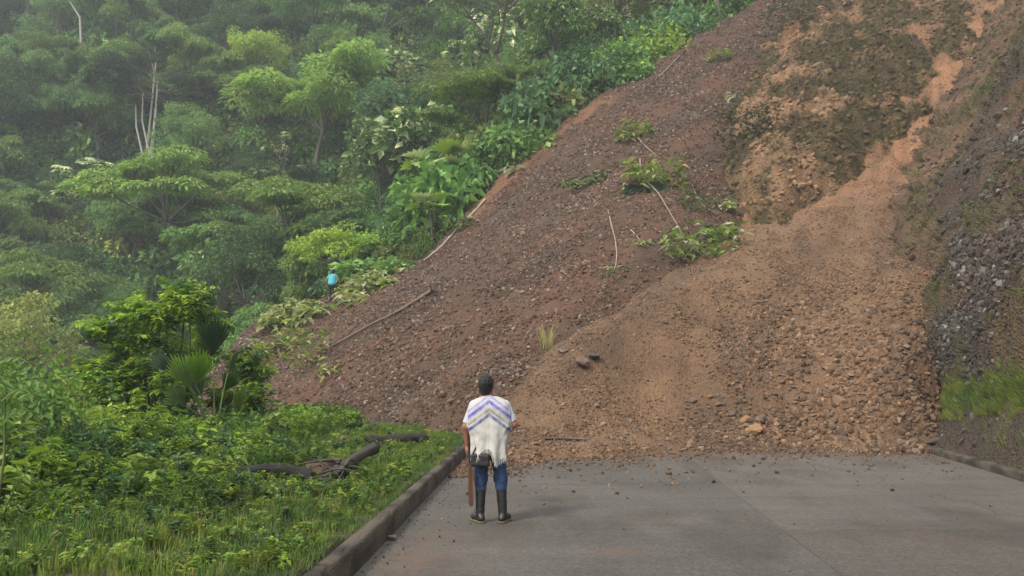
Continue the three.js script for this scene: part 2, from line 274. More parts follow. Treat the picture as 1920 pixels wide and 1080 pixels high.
const debrisTint = (x, d, y) => {
  const u = x * .77 + d * .64, w = x * -.64 + d * .77, streak = fbm(u * .09, w * .35, 33, 4), spot = fbm(x * 1.1, d * 1.1, 37, 4);
  let c = mix3(C_dark, C_red, sstep(-.1, .3, streak + .06 + .1 * spot));
  c = mix3(c, C_grey, sstep(.12, .4, fbm(u * .2 + 9, w * .3, 41, 3)) * .6);
  c = mix3(c, C_tan2, sstep(.18, .4, fbm(x * .25 + 4, d * .25, 51, 3)) * .35);
  return mix3(c, s2l([128, 92, 66]), bareLip(x, d) * .85);   // fresh cut earth below the thicket
};
landMesh('debris_slope', SURF.debris, debrisTint, soilMat);
const coneTint = (x, d, y) => {
  const u = x * .5 + d * .86, w = x * .86 - d * .5, streak = fbm(u * .08, w * .5, 61, 4), spot = fbm(x * .9, d * .9, 65, 4);
  let c = mix3(C_tan, C_tan2, sstep(-.25, .25, streak + .25 * spot));
  c = mix3(c, s2l([86, 65, 49]), sstep(.05, .4, fbm(x * .3, d * .3, 70, 3)) * .8);
  return mix3(c, C_orange, sstep(30, 37, d + 8 * streak) * clamp(.75 + fbm(u * .3, w * 1.4, 77, 4) * 1.6));
};
landMesh('earth_cone', SURF.cone, coneTint, soilMat);
const spurTint = (x, d, y) => {
  const u = x * .45 + d * .9, w = x * .9 - d * .45;
  const veg = fbm(x * .22 + 2, y * .3, d * .2, 4) + .5 * fbm(w * .6, u * .2, 81, 3) + .25 * fbm(x * 2, y * 2, d, 3);
  let c = mix3(C_pale, s2l([130, 103, 75]), clamp(.5 + fbm(x * .7, y * .7, 5, 3) * 1.4));
  c = mix3(c, C_orange, sstep(.0, .3, fbm(w * .5, u * .15, 88, 3)) * .5);
  c = mix3(c, C_olive, sstep(-.24, .06, veg) * .9);
  return mix3(c, C_umber, sstep(.14, .34, fbm(x * .8, y * .8, d * .8 + 7, 4)) * .8);
};
landMesh('eroded_spur', SURF.spur, spurTint, rockyMat, (x, d, y) => [x + d * .3, y + d * .5]);
const cutVeg = (x, d, y) => fbm(x * .35 + 2, y * .3, d * .25 + 5, 4) + .3 * fbm(x * 1.5, y * 1.5, d, 3);
const cutTint = (x, d, y) => {
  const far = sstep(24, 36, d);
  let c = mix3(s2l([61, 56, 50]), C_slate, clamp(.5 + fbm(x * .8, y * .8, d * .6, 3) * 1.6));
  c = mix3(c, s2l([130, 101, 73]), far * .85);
  c = mix3(c, C_umber, sstep(0, .3, fbm(x * .5, y * .5, 91 + d * .3, 4)) * .75);
  c = mix3(c, mix3(C_olive, C_moss, clamp(.5 + fbm(x, y, d, 2) * 2)), sstep(.0, .22, cutVeg(x, d, y)) * .85);
  c = mix3(c, s2l([104, 80, 58]), sstep(-.15, .2, fbm(x * .25 + 3, y * .5, d * .2, 4)) * .75);
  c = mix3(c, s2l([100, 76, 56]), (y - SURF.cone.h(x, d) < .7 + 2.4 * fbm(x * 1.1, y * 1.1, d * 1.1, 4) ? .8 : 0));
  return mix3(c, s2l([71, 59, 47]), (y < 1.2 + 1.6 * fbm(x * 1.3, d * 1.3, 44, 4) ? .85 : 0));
};
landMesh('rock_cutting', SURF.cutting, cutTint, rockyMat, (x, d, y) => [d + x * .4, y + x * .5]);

// ------------------------------------------------------------------ road of concrete slabs
const roadGroup = new THREE.Group(); top(roadGroup, 'road', { kind: 'structure' });
const roadTex = (() => {
  const W = 1664, H = 2048, a = tileNoise(256, 21), b = tileNoise(512, 22), x0 = -2, d0 = 4, sx = 13 / W, sd = 16 / H;
  return texture(W, H, (i, j) => {
    const x = x0 + i * sx, d = d0 + j * sd;
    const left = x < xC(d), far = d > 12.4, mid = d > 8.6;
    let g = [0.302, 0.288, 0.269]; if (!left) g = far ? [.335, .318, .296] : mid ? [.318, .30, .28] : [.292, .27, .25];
    const cloud = fbm(x * .5, d * .5, 3, 4), streak = fbm(x * .35, d * 2.2, 9, 3);
    let v = 1 + cloud * .2 + streak * .12 + (a(i / 3, j / 3) - .5) * .26 + (b(i / 1.2, j / 1.2) - .5) * .3;
    if (b(i / 2.1 + 40, j / 2.1) > .93) v *= 1.22; if (a(i / 1.7 + 9, j / 1.7 + 60) > .95) v *= .78;
    let c = [g[0] * v, g[1] * v, g[2] * v];
    // red mud smears left by wheels and by the slide
    const mud = (cx, cd, rx, rd) => Math.exp(-(((x - cx) / rx) ** 2 + ((d - cd) / rd) ** 2)) * sstep(-.18, .22, fbm(x * 5, d * 5, 4, 4) + .1);
    const m = clamp(mud(.98, 7.45, .28, .12) * .9 + mud(-.9, 7.1, .4, .5) * .75 + mud(-.8, 8.2, .35, .6) * .5 + .65 * sstep(15.2, 17.8, d) * sstep(-.3, .2, fbm(x * 2, d * 2, 8, 4)));
    c = mix3(c, [.375, .285, .235], m);
    const trackA = Math.exp(-(((x - xL(d) - 1.3 - .15 * Math.sin(d * .4)) / .16) ** 2)), trackB = Math.exp(-(((x - xC(d) - 1.5) / .2) ** 2)), trackC = Math.exp(-(((x - xC(d) - 3.2) / .2) ** 2)), tr = clamp((trackA + trackB * .8 + trackC * .8) * sstep(-.15, .3, fbm(x * 3, d * .8, 19, 4)));
    c = mix3(c, [.30, .25, .215], tr * .5);
    const ck = Math.min(Math.abs(d - 10.6 - .5 * fbm(x * .8, 3, 5, 4) * 1.6 - .1 * x), x > xC(d) ? Math.abs(x - 6.2 - fbm(d * .7, 7, 3, 4) * 1.2) : 1); if (ck < .012) c = c.map(v => v * .7);
    const drip = sstep(.1, .3, fbm(x * 1.3 + 20, d * .5, 30, 4)); c = mix3(c, [c[0] * .84, c[1] * .8, c[2] * .76], drip * .45);
    // worn surface between old laitance
    const worn = sstep(.02, .3, fbm(x * .8 + 7, d * .3, 14, 4)); c = mix3(c, [c[0] * .86, c[1] * .85, c[2] * .83], worn);
    return c;
  });
})();
roadTex.wrapS = roadTex.wrapT = THREE.ClampToEdgeWrapping;
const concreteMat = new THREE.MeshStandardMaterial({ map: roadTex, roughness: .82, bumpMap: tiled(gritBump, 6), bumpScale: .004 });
function slab(x00, x01, x10, x11, d0, d1) { // near-left, near-right, far-left, far-right; chamfered edges
  const b = new Build(), N = 10, M = 8, e = .008, uvk = (x, d) => [(x + 2) / 13, (d - 4) / 16], w = [1, 1, 1], rows = [];
  for (let j = -1; j <= M + 1; j++) { const row = []; for (let i = -1; i <= N + 1; i++) {
    const ci = clamp(i, 0, N) / N, cj = clamp(j, 0, M) / M, edge = i < 0 || j < 0 || i > N || j > M;
    const d = lerp(d0 + e, d1 - e, cj) + (j < 0 ? -e : j > M ? e : 0), xa = lerp(x00, x10, cj), xb = lerp(x01, x11, cj), x = lerp(xa + e, xb - e, ci) + (i < 0 ? -e : i > N ? e : 0);
    const y = edge ? -.016 : .004 * n2(x * .9, d * .9, 4), q = uvk(x, d); row.push(b.v(x, y, -d, w, q[0], q[1])); } rows.push(row); }
  for (let j = 0; j < rows.length - 1; j++) for (let i = 0; i < rows[0].length - 1; i++) b.quad(rows[j][i], rows[j][i + 1], rows[j + 1][i + 1], rows[j + 1][i]);
  const ring = [...rows[0], ...rows.slice(1).map(r => r[r.length - 1]), ...rows[rows.length - 1].slice(0, -1).reverse(), ...rows.slice(1, -1).reverse().map(r => r[0])];
  const low = ring.map(k => b.v(b.p[k * 3], -.14, b.p[k * 3 + 2], w, 0, 0));
  for (let k = 0; k < ring.length; k++) { const n = (k + 1) % ring.length; b.quad(ring[k], low[k], low[n], ring[n]); }
  const g = b.geo(true, true); return g;
}
{
  const cuts = [-12, -8, -4, .4, 4.6, 8.6, 12.4, 16.2, 20.2], gap = .004;
  for (let k = 0; k < cuts.length - 1; k++) {
    const a = cuts[k] + gap, z = cuts[k + 1] - gap;
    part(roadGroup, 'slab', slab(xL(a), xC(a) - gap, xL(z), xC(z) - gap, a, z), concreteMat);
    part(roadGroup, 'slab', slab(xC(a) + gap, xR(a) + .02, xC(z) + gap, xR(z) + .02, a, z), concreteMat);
  }
  const b = new Build(), w = [.06, .054, .047];
  for (let k = 0; k < cuts.length - 1; k++) { const a = cuts[k], z = cuts[k + 1]; b.quad(b.v(xL(a), -.022, -a, w), b.v(xR(a), -.022, -a, w), b.v(xR(z), -.022, -z, w), b.v(xL(z), -.022, -z, w)); }
  part(roadGroup, 'joint_filler', b.geo(true), new THREE.MeshStandardMaterial({ vertexColors: true, roughness: .95 }));
}
const kerbMat = new THREE.MeshStandardMaterial({ vertexColors: true, roughness: .9, map: tiled(gritMap, 2.2), bumpMap: tiled(gritBump, 2.2), bumpScale: .02 });
function kerb(label, xe, d0, d1, w, h, sign, damp) {   // one cast piece per ~2.4 m
  const g = new THREE.Group(); top(g, 'kerb', { kind: 'structure', label });
  const len = 2.4;
  for (let a = d0; a < d1 - .2; a += len) {
    const z = Math.min(a + len, d1) - .012, b = new Build(), N = 26, prof = [[-.004, -.1], [.0, h * .35], [.006, h - .035], [.022, h - .008], [.045, h], [w * .5, h + .004], [w - .02, h], [w, h - .03], [w, -.1]], rows = [];
    for (let k = 0; k <= N; k++) { const d = lerp(a, z, k / N), row = []; let L = 0;
      prof.forEach(([o, y], q) => { const chip = (q === 2 || q === 3 || q === 4) ? Math.max(0, fbm(d * 3, q * .3, a, 3) - .08) * .09 : 0, wob = n2(d * 1.3, q * .7, 5) * .006; if (q) L += Math.hypot(o - prof[q - 1][0], y - prof[q - 1][1]);
        const stain = fbm(d * 1.7, y * 6, 3, 4), c = mix3(s2l([106, 97, 85]), s2l([58, 51, 43]), sstep(-.25, .25, stain + .3 * fbm(d * 9, y * 20, 5, 3)));
        row.push(b.v(xe(d) - sign * (o + chip) , y - chip * .8 + wob, -d, c, d, L)); });
      if (rows.length) for (let q = 0; q < row.length - 1; q++) sign > 0 ? b.quad(rows[rows.length - 1][q], row[q], row[q + 1], rows[rows.length - 1][q + 1]) : b.quad(rows[rows.length - 1][q], rows[rows.length - 1][q + 1], row[q + 1], row[q]);
      rows.push(row); }
    for (const r of [rows[0], rows[N]]) for (let q = 1; q < r.length - 1; q++) b.tri(r[0], r[q], r[q + 1]);
    part(g, 'kerb_piece', b.geo(true, true), kerbMat);
  }
}
kerb('worn concrete kerb between the grass verge and the road', d => xL(d) - .006, -6, 20, .16, .22, 1, false);
kerb('low damp concrete kerb below the earth bank', d => xR(d) + .034, -4, 19.4, .2, .14, -1, true);
// ------------------------------------------------------------------ stones and rubble
function stoneGeo(seed, detail, sx = 1, sy = .7, sz = .85, rough = .32) {
  const r = rng(seed), g0 = new THREE.IcosahedronGeometry(1, detail), pos = g0.attributes.position, b = new Build(), key = new Map(), ox = r() * 50;
  const cuts = Array.from({ length: 7 }, () => ({ n: rv(r), o: rr(.55, .85, r) }));
  const put = k => {
    const v = new THREE.Vector3().fromBufferAttribute(pos, k), id = v.toArray().map(q => q.toFixed(3)).join(); if (key.has(id)) return key.get(id);
    v.multiplyScalar(1 + rough * n3(v.x * 1.3 + ox, v.y * 1.3, v.z * 1.3) * 1.5);
    for (const c of cuts) { const t = v.dot(c.n); if (t > c.o) v.addScaledVector(c.n, c.o - t); }
    const q = b.v(v.x * sx, v.y * sy, v.z * sz, [1, 1, 1]); key.set(id, q); return q;
  };
  for (let k = 0; k < pos.count; k += 3) b.tri(put(k), put(k + 1), put(k + 2));
  const g = new THREE.BufferGeometry(); g.setAttribute('position', new THREE.Float32BufferAttribute(b.p, 3)); g.setIndex(b.i); return g;
}
const crumbGeo = [11, 12, 13, 14].map((s, k) => stoneGeo(s, 0, 1, [.62, .8, .5, .7][k], [.8, .7, .9, .62][k], .4));
const rockGeo = [21, 22, 23, 24, 25, 26].map((s, k) => stoneGeo(s, 2, 1, [.6, .75, .5, .68, .8, .55][k], [.8, .7, .9, .66, .85, .75][k], .34));
const M4 = new THREE.Matrix4(), Q = new THREE.Quaternion(), E = new THREE.Euler(), S3 = new THREE.Vector3(), P3 = new THREE.Vector3(), COL = new THREE.Color();
// one uncountable mass: many copies of a few shapes
function mass(name, label, category, geos, mat, places) {
  const g = new THREE.Group(); top(g, name, { kind: 'stuff', label, category });
  const lists = geos.map(() => []); places.forEach((p, k) => lists[p.g ?? k % geos.length].push(p));
  lists.forEach((l, k) => {
    if (!l.length) return; const m = new THREE.InstancedMesh(geos[k], mat, l.length); m.name = name + '_copies';
    l.forEach((p, i) => { Q.copy(p.q); M4.compose(p.p, Q, S3.set(p.s[0], p.s[1], p.s[2])); m.setMatrixAt(i, M4); m.setColorAt(i, COL.setRGB(p.c[0], p.c[1], p.c[2])); });
    m.castShadow = m.receiveShadow = true; g.add(m);
  });
  return g;
}
const turn = (r = R) => new THREE.Quaternion().setFromEuler(E.set(r() * 6.28, r() * 6.28, r() * 6.28));
function scatterStones(zone, n, box, size, col, ok, r) {
  const out = []; let tries = 0;
  while (out.length < n && tries++ < n * 8) {
    const x = rr(box[0], box[1], r), d = rr(box[2], box[3], r), h = SURF[zone].h(x, d); if (h < -50) continue;
    const q = ground(x, d); if (q.z !== zone) continue; const k = ok(x, d, h); if (k < r()) continue;
    const s = size(x, d, h, r); out.push({ p: V(x, d, h + s * rr(-.25, .3, r)), q: turn(r), s: [s, s, s], c: col(x, d, h, r), x, d });
  }
  return out;
}
const power = (a, b, e, r) => a * Math.pow(b / a, Math.pow(r(), e));
{
  const r = rng(77);
  const cDeb = (x, d, y, r) => { const t = debrisTint(x, d, y), f = rr(.55, 1.25, r), k = r(); const c = k < .12 ? mix3(t, s2l([139, 122, 108]), .75) : k < .3 ? mix3(t, s2l([106, 96, 89]), .6) : k < .42 ? mix3(t, s2l([57, 47, 42]), .7) : t; return [c[0] * f, c[1] * f, c[2] * f]; };
  const seenA = (x, d, y) => (y > .02 ? 1 : .15) * clamp(.42 + 1.5 * fbm(x * .3, d * .3, 71, 3) + 1.5 * fbm(x * 1.1, d * 1.1, 72, 3) + sstep(34, 20, d) * .15, .06) * (1 - .75 * bareLip(x, d));
  mass('debris_rubble', 'dark red-brown rubble covering the long slide slope', 'rubble', crumbGeo, stoneMat, scatterStones('debris', 150000, [-20, 24, 15, 64], (x, d, y, r) => power(.024, .13, 2.5, r) * (1 + .3 * sstep(30, 55, d)), cDeb, seenA, r));
  const cCone = (x, d, y, r) => { const t = coneTint(x, d, y), f = rr(.45, 1.2, r), k = r(); const c = k < .08 ? mix3(t, s2l([160, 130, 104]), .5) : k < .3 ? mix3(t, s2l([111, 97, 85]), .5) : k < .42 ? mix3(t, s2l([73, 56, 44]), .6) : t; return [c[0] * f, c[1] * f, c[2] * f]; };
  const coarse = (x, d, y) => sstep(3.5, 8, x - (d - 19) * .25) * sstep(7, 2.5, y);
  mass('cone_rubble', 'light brown crumbled earth and stones on the fresh cone', 'rubble', crumbGeo, stoneMat, scatterStones('cone', 115000, [-3, 34, 15, 52], (x, d, y, r) => power(.017, .075 + .08 * coarse(x, d, y), 2.3, r), cCone, (x, d, y) => clamp(.25 + 1.5 * fbm(x * .35, d * .35, 75, 3) + 1.4 * fbm(x * 1.2, d * 1.2, 76, 3) + .45 * coarse(x, d, y) + .6 * sstep(1.2, .3, y), .1) * lerp(.45, 1, sstep(46, 34, d)), r));
  // crumbs rolled out on to the concrete
  const crumbs = [];
  for (let k = 0; k < 9000; k++) {
    const x = rr(-1.3, 10.2, r), edge = 15.4 + sstep(-1, 5, x) * 3.2, d = edge + 1.2 - Math.abs(rr(-1, 1, r) + rr(-1, 1, r) + rr(-1, 1, r)) * (r() < .75 ? 1.1 : 3) + n2(x * .8, 3, 1) * .7;
    const q = ground(x, d); if (q.z !== 'road' || x > xR(d) - .05 || x < xL(d) + .03) continue; const s = power(.008, .06, 2, r);
    crumbs.push({ p: V(x, d, s * .35), q: turn(r), s: [s, s, s], c: cCone(x, 20, 1, r).map(v => v * .8) });
  }
  for (let k = 0; k < 700; k++) { const d = rr(5, 15, r), x = r() < .5 ? xL(d) + .05 + Math.abs(rr(-1, 1, r) * rr(-1, 1, r)) * .6 : rr(-1, xR(d) - .1, r), s = power(.005, .022, 2, r); if (r() < .5 || x < 0) crumbs.push({ p: V(x, d, s * .4), q: turn(r), s: [s, s, s], c: cCone(x, 20, 1, r).map(v => v * .6) }); }
  for (let k = 0; k < 2600; k++) { const d = rr(13.2, 18.5, r), x = xL(d) + .05 + Math.abs(rr(-1, 1, r) * rr(-1, 1, r)) * 1.5, s = power(.012, .06, 2, r); if (ground(x, d).z === 'road') crumbs.push({ p: V(x, d, s * .4), q: turn(r), s: [s, s, s], c: cCone(x, 20, 1, r).map(v => v * .8) }); }
  mass('road_crumbs', 'small clods and grit scattered on the concrete road', 'grit', crumbGeo, stoneMat, crumbs);
  // grey shards bedded in the cutting
  const shardCol = (x, d, y, r) => { const f = rr(.4, 1.0, r), t = cutTint(x, d, y), k = r(), g = k < .09 ? s2l([146, 144, 140]) : k < .45 ? s2l([92, 88, 83]) : s2l([64, 57, 52]); const c = mix3(t, g, .72 - .45 * sstep(22, 32, d)); return [c[0] * f, c[1] * f, c[2] * f]; };
  const shardOk = (x, d, y) => clamp(.55 + fbm(x * .7, y * .7, d * .5 + 9, 3) * 1.6 - sstep(-.05, .2, cutVeg(x, d, y)) * .6) * sstep(1.1, 1.9, y - .12 * Math.max(0, 16 - d)) * (1 - .6 * sstep(26, 36, d)) + .02;
  const shards = [...scatterStones('cutting', 46000, [8, 18, 9, 24], (x, d, y, r) => power(.02, .13, 2.0, r), shardCol, shardOk, r), ...scatterStones('cutting', 30000, [7, 36, 8, 50], (x, d, y, r) => power(.03, .19, 2.4, r) * (d > 26 ? 1.25 : 1), shardCol, shardOk, r)];
  mass('cutting_shards', 'grey broken rock fragments bedded in the road cutting', 'rock fragments', crumbGeo, stoneMat, shards);
  const clods = scatterStones('spur', 16000, [8, 38, 30, 66], (x, d, y, r) => power(.05, .32, 2.2, r), (x, d, y, r) => { const f = rr(.6, 1.15, r), t = spurTint(x, d, y); return [t[0] * f, t[1] * f, t[2] * f]; }, (x, d, y) => .5, r);
  mass('spur_clods', 'loose tan clods clinging to the eroded spur', 'clods', crumbGeo, stoneMat, clods);

  // the rocks one can pick out
  const tint = {}; const mats = [[117, 93, 72], [100, 81, 68], [135, 104, 76], [93, 85, 78], [112, 99, 87], [76, 64, 57]].map(c => new THREE.MeshStandardMaterial({ color: new THREE.Color().setRGB(...s2l(c)), roughness: .9, bumpMap: tiled(gritBump, 3), bumpScale: .02 }));
  function rock(px, py, wpx, shape, mat, label, group, sq = 1) {
    const h = hit(px, py); if (!h) return null; const s = wpx / 2 * h.d / F, m = new THREE.Mesh(rockGeo[shape % 6], mats[mat % 6]);
    m.position.copy(V(h.x, h.d, h.y + s * .28)); m.scale.set(s, s * sq, s); m.quaternion.setFromEuler(E.set(rr(-.4, .4, r), r() * 6.28, rr(-.4, .4, r)));
    top(m, 'rock', group ? { label, category: 'rock', group } : { label, category: 'rock' }); return m;
  }
  const named = [[1415, 812, 36, 0, 2, 'orange-brown rock, the brightest in the rubble at the foot of the cone'], [1400, 792, 24, 1, 2, 'orange rock leaning behind the brightest rock at the cone foot'], [1577, 820, 27, 4, 5, 'dark round boulder at the edge of the concrete below the cone'], [1577, 756, 30, 3, 0, 'angular tan rock on the cone above the dark round boulder'], [1495, 782, 34, 1, 0, 'large brown rock half buried at the foot of the cone'], [1425, 788, 26, 5, 3, 'grey rock beside the orange rocks at the cone foot'], [1056, 660, 22, 2, 4, 'pale upright rock near the grass clump on the dark slope'], [1092, 684, 34, 0, 1, 'tan flat rock on the crest where the two slides meet'], [1112, 672, 34, 2, 5, 'dark flat slab of rock on the crest where the slides meet'], [1718, 606, 20, 3, 5, 'dark rock on the upper right of the cone'], [1247, 606, 16, 1, 3, 'grey rock near the top edge of the cone crest'], [640, 833, 26, 1, 4, 'pale stone in the grass between the two logs'], [612, 956, 24, 2, 3, 'small grey stone lying in the grass below the tree stump'], [735, 1012, 20, 0, 4, 'pale chip of stone at the foot of the left kerb'], [1118, 762, 15, 5, 4, 'small pale rock on the lower left of the cone'], [578, 752, 16, 2, 3, 'grey stone on the red slope beside the shrubs']];
  for (const [px, py, w, sh, mt, lb] of named) rock(px, py, w, sh, mt, lb, null, sh === 2 ? .8 : 1);
  let n = 0, guard = 0;
  while (n < 240 && guard++ < 6000) {
    const a = r(); let px, py, w, lb, gp;
    if (a < .62) { px = rr(1250, 1740, r); py = rr(640, 838, r); if (px < 1350 && py < 740) continue; w = power(8, 17, 1.8, r); lb = 'loose brown stone on the coarse lower right of the cone'; gp = 'loose stones on the coarse side of the cone'; if (px - 1250 < (790 - py) * 1.2) continue; }
    else if (a < .85) { px = rr(870, 1400, r); py = 845 - Math.abs(rr(-1, 1, r) * rr(-1, 1, r)) * 70; w = power(9, 18, 2, r); lb = 'loose stone along the foot of the slide'; gp = 'loose stones along the foot of the slide'; }
    else { px = rr(660, 1250, r); py = rr(330, 760, r); w = power(7, 13, 2, r); lb = 'single pale stone on the dark red slope'; gp = 'stones standing out on the dark red slope'; }
    const h = hit(px, py); if (!h || (h.z !== 'cone' && h.z !== 'debris' && !(h.z === 'road' && a >= .62 && a < .85))) continue;
    if (a >= .85 && h.z !== 'debris') continue; if (a < .62 && h.z !== 'cone') continue;
    if (a < .62) { lb = (w > 14 ? 'larger' : 'small') + ' brown stone on the coarse cone, ' + (py > 790 ? 'low by the road' : py > 720 ? 'half way up' : 'high up') + (px > 1580 ? ' near the cutting' : px > 1440 ? ' in the middle' : ' left of the middle'); gp = 'stones: ' + lb; }
    else if (a < .85) { lb = 'loose stone along the foot of the slide, ' + (px < 980 ? 'beside the person in the poncho' : px < 1120 ? 'near the thin stick' : px < 1260 ? 'left of the road joint' : 'left of the orange rocks'); gp = 'stones: ' + lb; }
    else { lb = 'single pale stone on the dark red slope, ' + (py < 480 ? 'high up' : py < 620 ? 'half way down' : 'low down') + (px < 900 ? ' on the left' : px < 1100 ? ' in the middle' : ' on the right'); gp = 'stones: ' + lb; }
    rock(px, py, w, r() * 6 | 0, a >= .85 ? 3 + (r() * 2 | 0) : r() * 5 | 0, lb, gp, rr(.75, 1.1, r)); n++;
  }
  // squared block lying at the end of the right kerb
  { const h = hit(1752, 832), s = 30 / 2 * h.d / F, m = new THREE.Mesh(stoneGeo(91, 3, 1, .42, .55, .1), mats[5]); m.position.copy(V(h.x, h.d, h.y + s * .3)); m.scale.setScalar(s * 1.15); m.rotation.set(.1, -.5, .28); top(m, 'stone_block', { label: 'dark squared stone block lying at the end of the right kerb', category: 'stone block' }); }
}
// ------------------------------------------------------------------ foliage
const leafMat = new THREE.MeshPhysicalMaterial({ vertexColors: true, roughness: .93, transmission: .4, thickness: 0, specularIntensity: .5 });
const forestMat = leafMat.clone(); forestMat.color.setRGB(1.22, 1.2, 1.12);
const barkMat = new THREE.MeshStandardMaterial({ vertexColors: true, roughness: .9 });
const v3 = (x, y, z) => new THREE.Vector3(x, y, z);
const curve = (a, b, bow, n = 5) => { const o = []; for (let k = 0; k <= n; k++) { const t = k / n; o.push(v3(lerp(a.x, b.x, t) + bow.x * 4 * t * (1 - t), lerp(a.y, b.y, t) + bow.y * 4 * t * (1 - t), lerp(a.z, b.z, t) + bow.z * 4 * t * (1 - t))); } return o; };
const taper = (r0, r1, n = 5) => Array.from({ length: n + 1 }, (_, k) => lerp(r0, r1, k / n));
function tuft(b, c, rad, n, L, W, col, r, o = {}) {           // leaves through a small ball or flat pad
  const flat = o.flat ?? 1, out = o.out ?? .8, vk = o.vary ?? .3;
  for (let k = 0; k < n; k++) {
    const q = rv(r).multiplyScalar(rad * Math.cbrt(.15 + .85 * r())), p = v3(c.x + q.x, c.y + q.y * flat - (o.dome || 0) * (q.x * q.x + q.z * q.z) / rad, c.z + q.z);
    const dir = v3(q.x * out / rad, q.y * out / rad * flat, q.z * out / rad).add(rv(r).multiplyScalar(.7)); dir.y += o.lift ?? 0; dir.normalize();
    const side = o.level ? v3(dir.z, rr(-.3, .3, r), -dir.x).normalize() : sideOf(dir, r), s = rr(.65, 1.25, r);
    b.leaf(p, dir, side, L * s, W * s, vary(r() < (o.lightShare ?? 0) ? o.light : col, vk, r), .2, o.droop ?? .25);
  }
}
const barkDark = [.06, .05, .04], barkPale = [.34, .32, .28], barkMid = [.13, .11, .09];
// a tree's two parts: trunk with limbs, and crown
function treeParts(o, trunk, crown) { part(o, 'trunk', trunk.geo(true), o.userData.bark || barkMat); part(o, 'crown', crown.geo(), leafMat); return o; }

function umbrellaShape(seed, H, col, pale) {
  const r = rng(seed), t = new Build(), c = new Build(), top_ = v3(rr(-1, 1, r), H * .5, rr(-1, 1, r)), bk = pale ? barkPale : barkMid;
  t.tube(curve(v3(0, -1, 0), top_, v3(rr(-.6, .6, r), 0, rr(-.6, .6, r))), taper(.2, .13), bk, 6);
  const n = 6 + (seed % 3); for (let k = 0; k < n; k++) {
    const a = k / n * 6.28 + rr(-.6, .6, r), R1 = rr(1.2, 4.8, r), h = H * (1.0 - .035 * R1 + rr(-.28, .05, r)), e = v3(top_.x + Math.cos(a) * R1, h, top_.z + Math.sin(a) * R1);
    t.tube(curve(top_, e, v3(-Math.cos(a) * .5, -.6, -Math.sin(a) * .5)), taper(.1, .035), bk, 5);
    for (let m = 0; m < 4; m++) {
      const a2 = r() * 6.28, g = v3(e.x + Math.cos(a2) * rr(.4, 1.9, r), e.y + rr(-.7, .35, r), e.z + Math.sin(a2) * rr(.4, 1.9, r));
      t.tube(curve(v3(lerp(top_.x, e.x, .7), lerp(top_.y, e.y, .7), lerp(top_.z, e.z, .7)), g, v3(0, -.2, 0), 3), taper(.05, .02, 3), bk, 4);
      tuft(c, g, rr(.8, 1.7, r), 300, .42, .17, vary(col, .12, r), r, { flat: .32, dome: .5, level: true, out: 1.1, droop: .45, vary: .3 });
    }
  }
  return [t, c];
}
function broadShape(seed, H, rx, ry, col, L, W, o = {}) {
  const r = rng(seed), t = new Build(), c = new Build(), cy = H - ry, f = v3(rr(-.5, .5, r), cy - ry * .5, rr(-.5, .5, r));
  t.tube(curve(v3(0, -1, 0), f, v3(rr(-.4, .4, r), 0, rr(-.4, .4, r))), taper(.24, .15), o.bark || barkMid, 6);
  const n = o.clumps || 46;
  for (let k = 0; k < n; k++) {
    const q = rv(r); if (q.y < -.35) q.y *= -.6; const s = rr(.62, 1.05, r) * (1 + .25 * n3(q.x * 2 + seed, q.y * 2, q.z * 2)), e = v3(f.x + q.x * rx * s, cy + q.y * ry * s, f.z + q.z * rx * s);
    if (k % 4 === 0) t.tube(curve(f, e, v3(0, -.2, 0), 4), taper(.09, .025, 4), o.bark || barkMid, 4);
    tuft(c, e, rr(.65, 1.15, r) * (o.clump || 1), o.leaves || 120, L, W, vary(col, .22, r), r, { flat: .7, lift: .1, light: o.light, lightShare: o.lightShare, droop: .35 });
  }
  return [t, c];
}
function cecropiaShape(seed, H, col, light) {
  const r = rng(seed), t = new Build(), c = new Build(), n = 11; const f = v3(rr(-.5, .5, r), H * .5, rr(-.5, .5, r));
  t.tube(curve(v3(0, -1, 0), v3(f.x, H * .95, f.z), v3(.2, 0, .2), 6), taper(.14, .06, 6), barkMid, 6);
  for (let k = 0; k < n; k++) {
    const a = k * 2.4, h = H * rr(.5, .85, r), L = rr(.8, 2.6, r), s = v3(f.x, h, f.z), e = k ? v3(s.x + Math.cos(a) * L, Math.min(H, h + rr(.8, 2, r)), s.z + Math.sin(a) * L) : v3(f.x, H, f.z);
    if (k) t.tube(curve(s, e, v3(Math.cos(a) * .4, -.4, Math.sin(a) * .4), 4), taper(.06, .035, 4), barkMid, 5);
    for (let q = 0; q < 12; q++) {                                     // a rosette of lobed leaves on stalks
      const b2 = q * 2.4 + r(), up = rr(-.35, .5, r), hub = v3(e.x + Math.cos(b2) * .62, e.y + up * .7, e.z + Math.sin(b2) * .62), cc = vary(r() < .3 ? light : col, .25, r), tilt = rr(-.5, .1, r);
      const ax = v3(Math.cos(b2), tilt, Math.sin(b2)).normalize(), sd = v3(-Math.sin(b2), rr(-.2, .2, r), Math.cos(b2)).normalize();
      for (let m = 0; m < 8; m++) { const w = (m / 7 - .5) * 5.0, d = v3(ax.x * Math.cos(w) + sd.x * Math.sin(w), ax.y * Math.cos(w) + sd.y * Math.sin(w) - .25, ax.z * Math.cos(w) + sd.z * Math.sin(w)).normalize(), s2 = v3(d.z, 0, -d.x).normalize(); c.leaf(hub, d, s2, .62, .27, cc, .15, .15); }
    }
  }
  return [t, c];
}
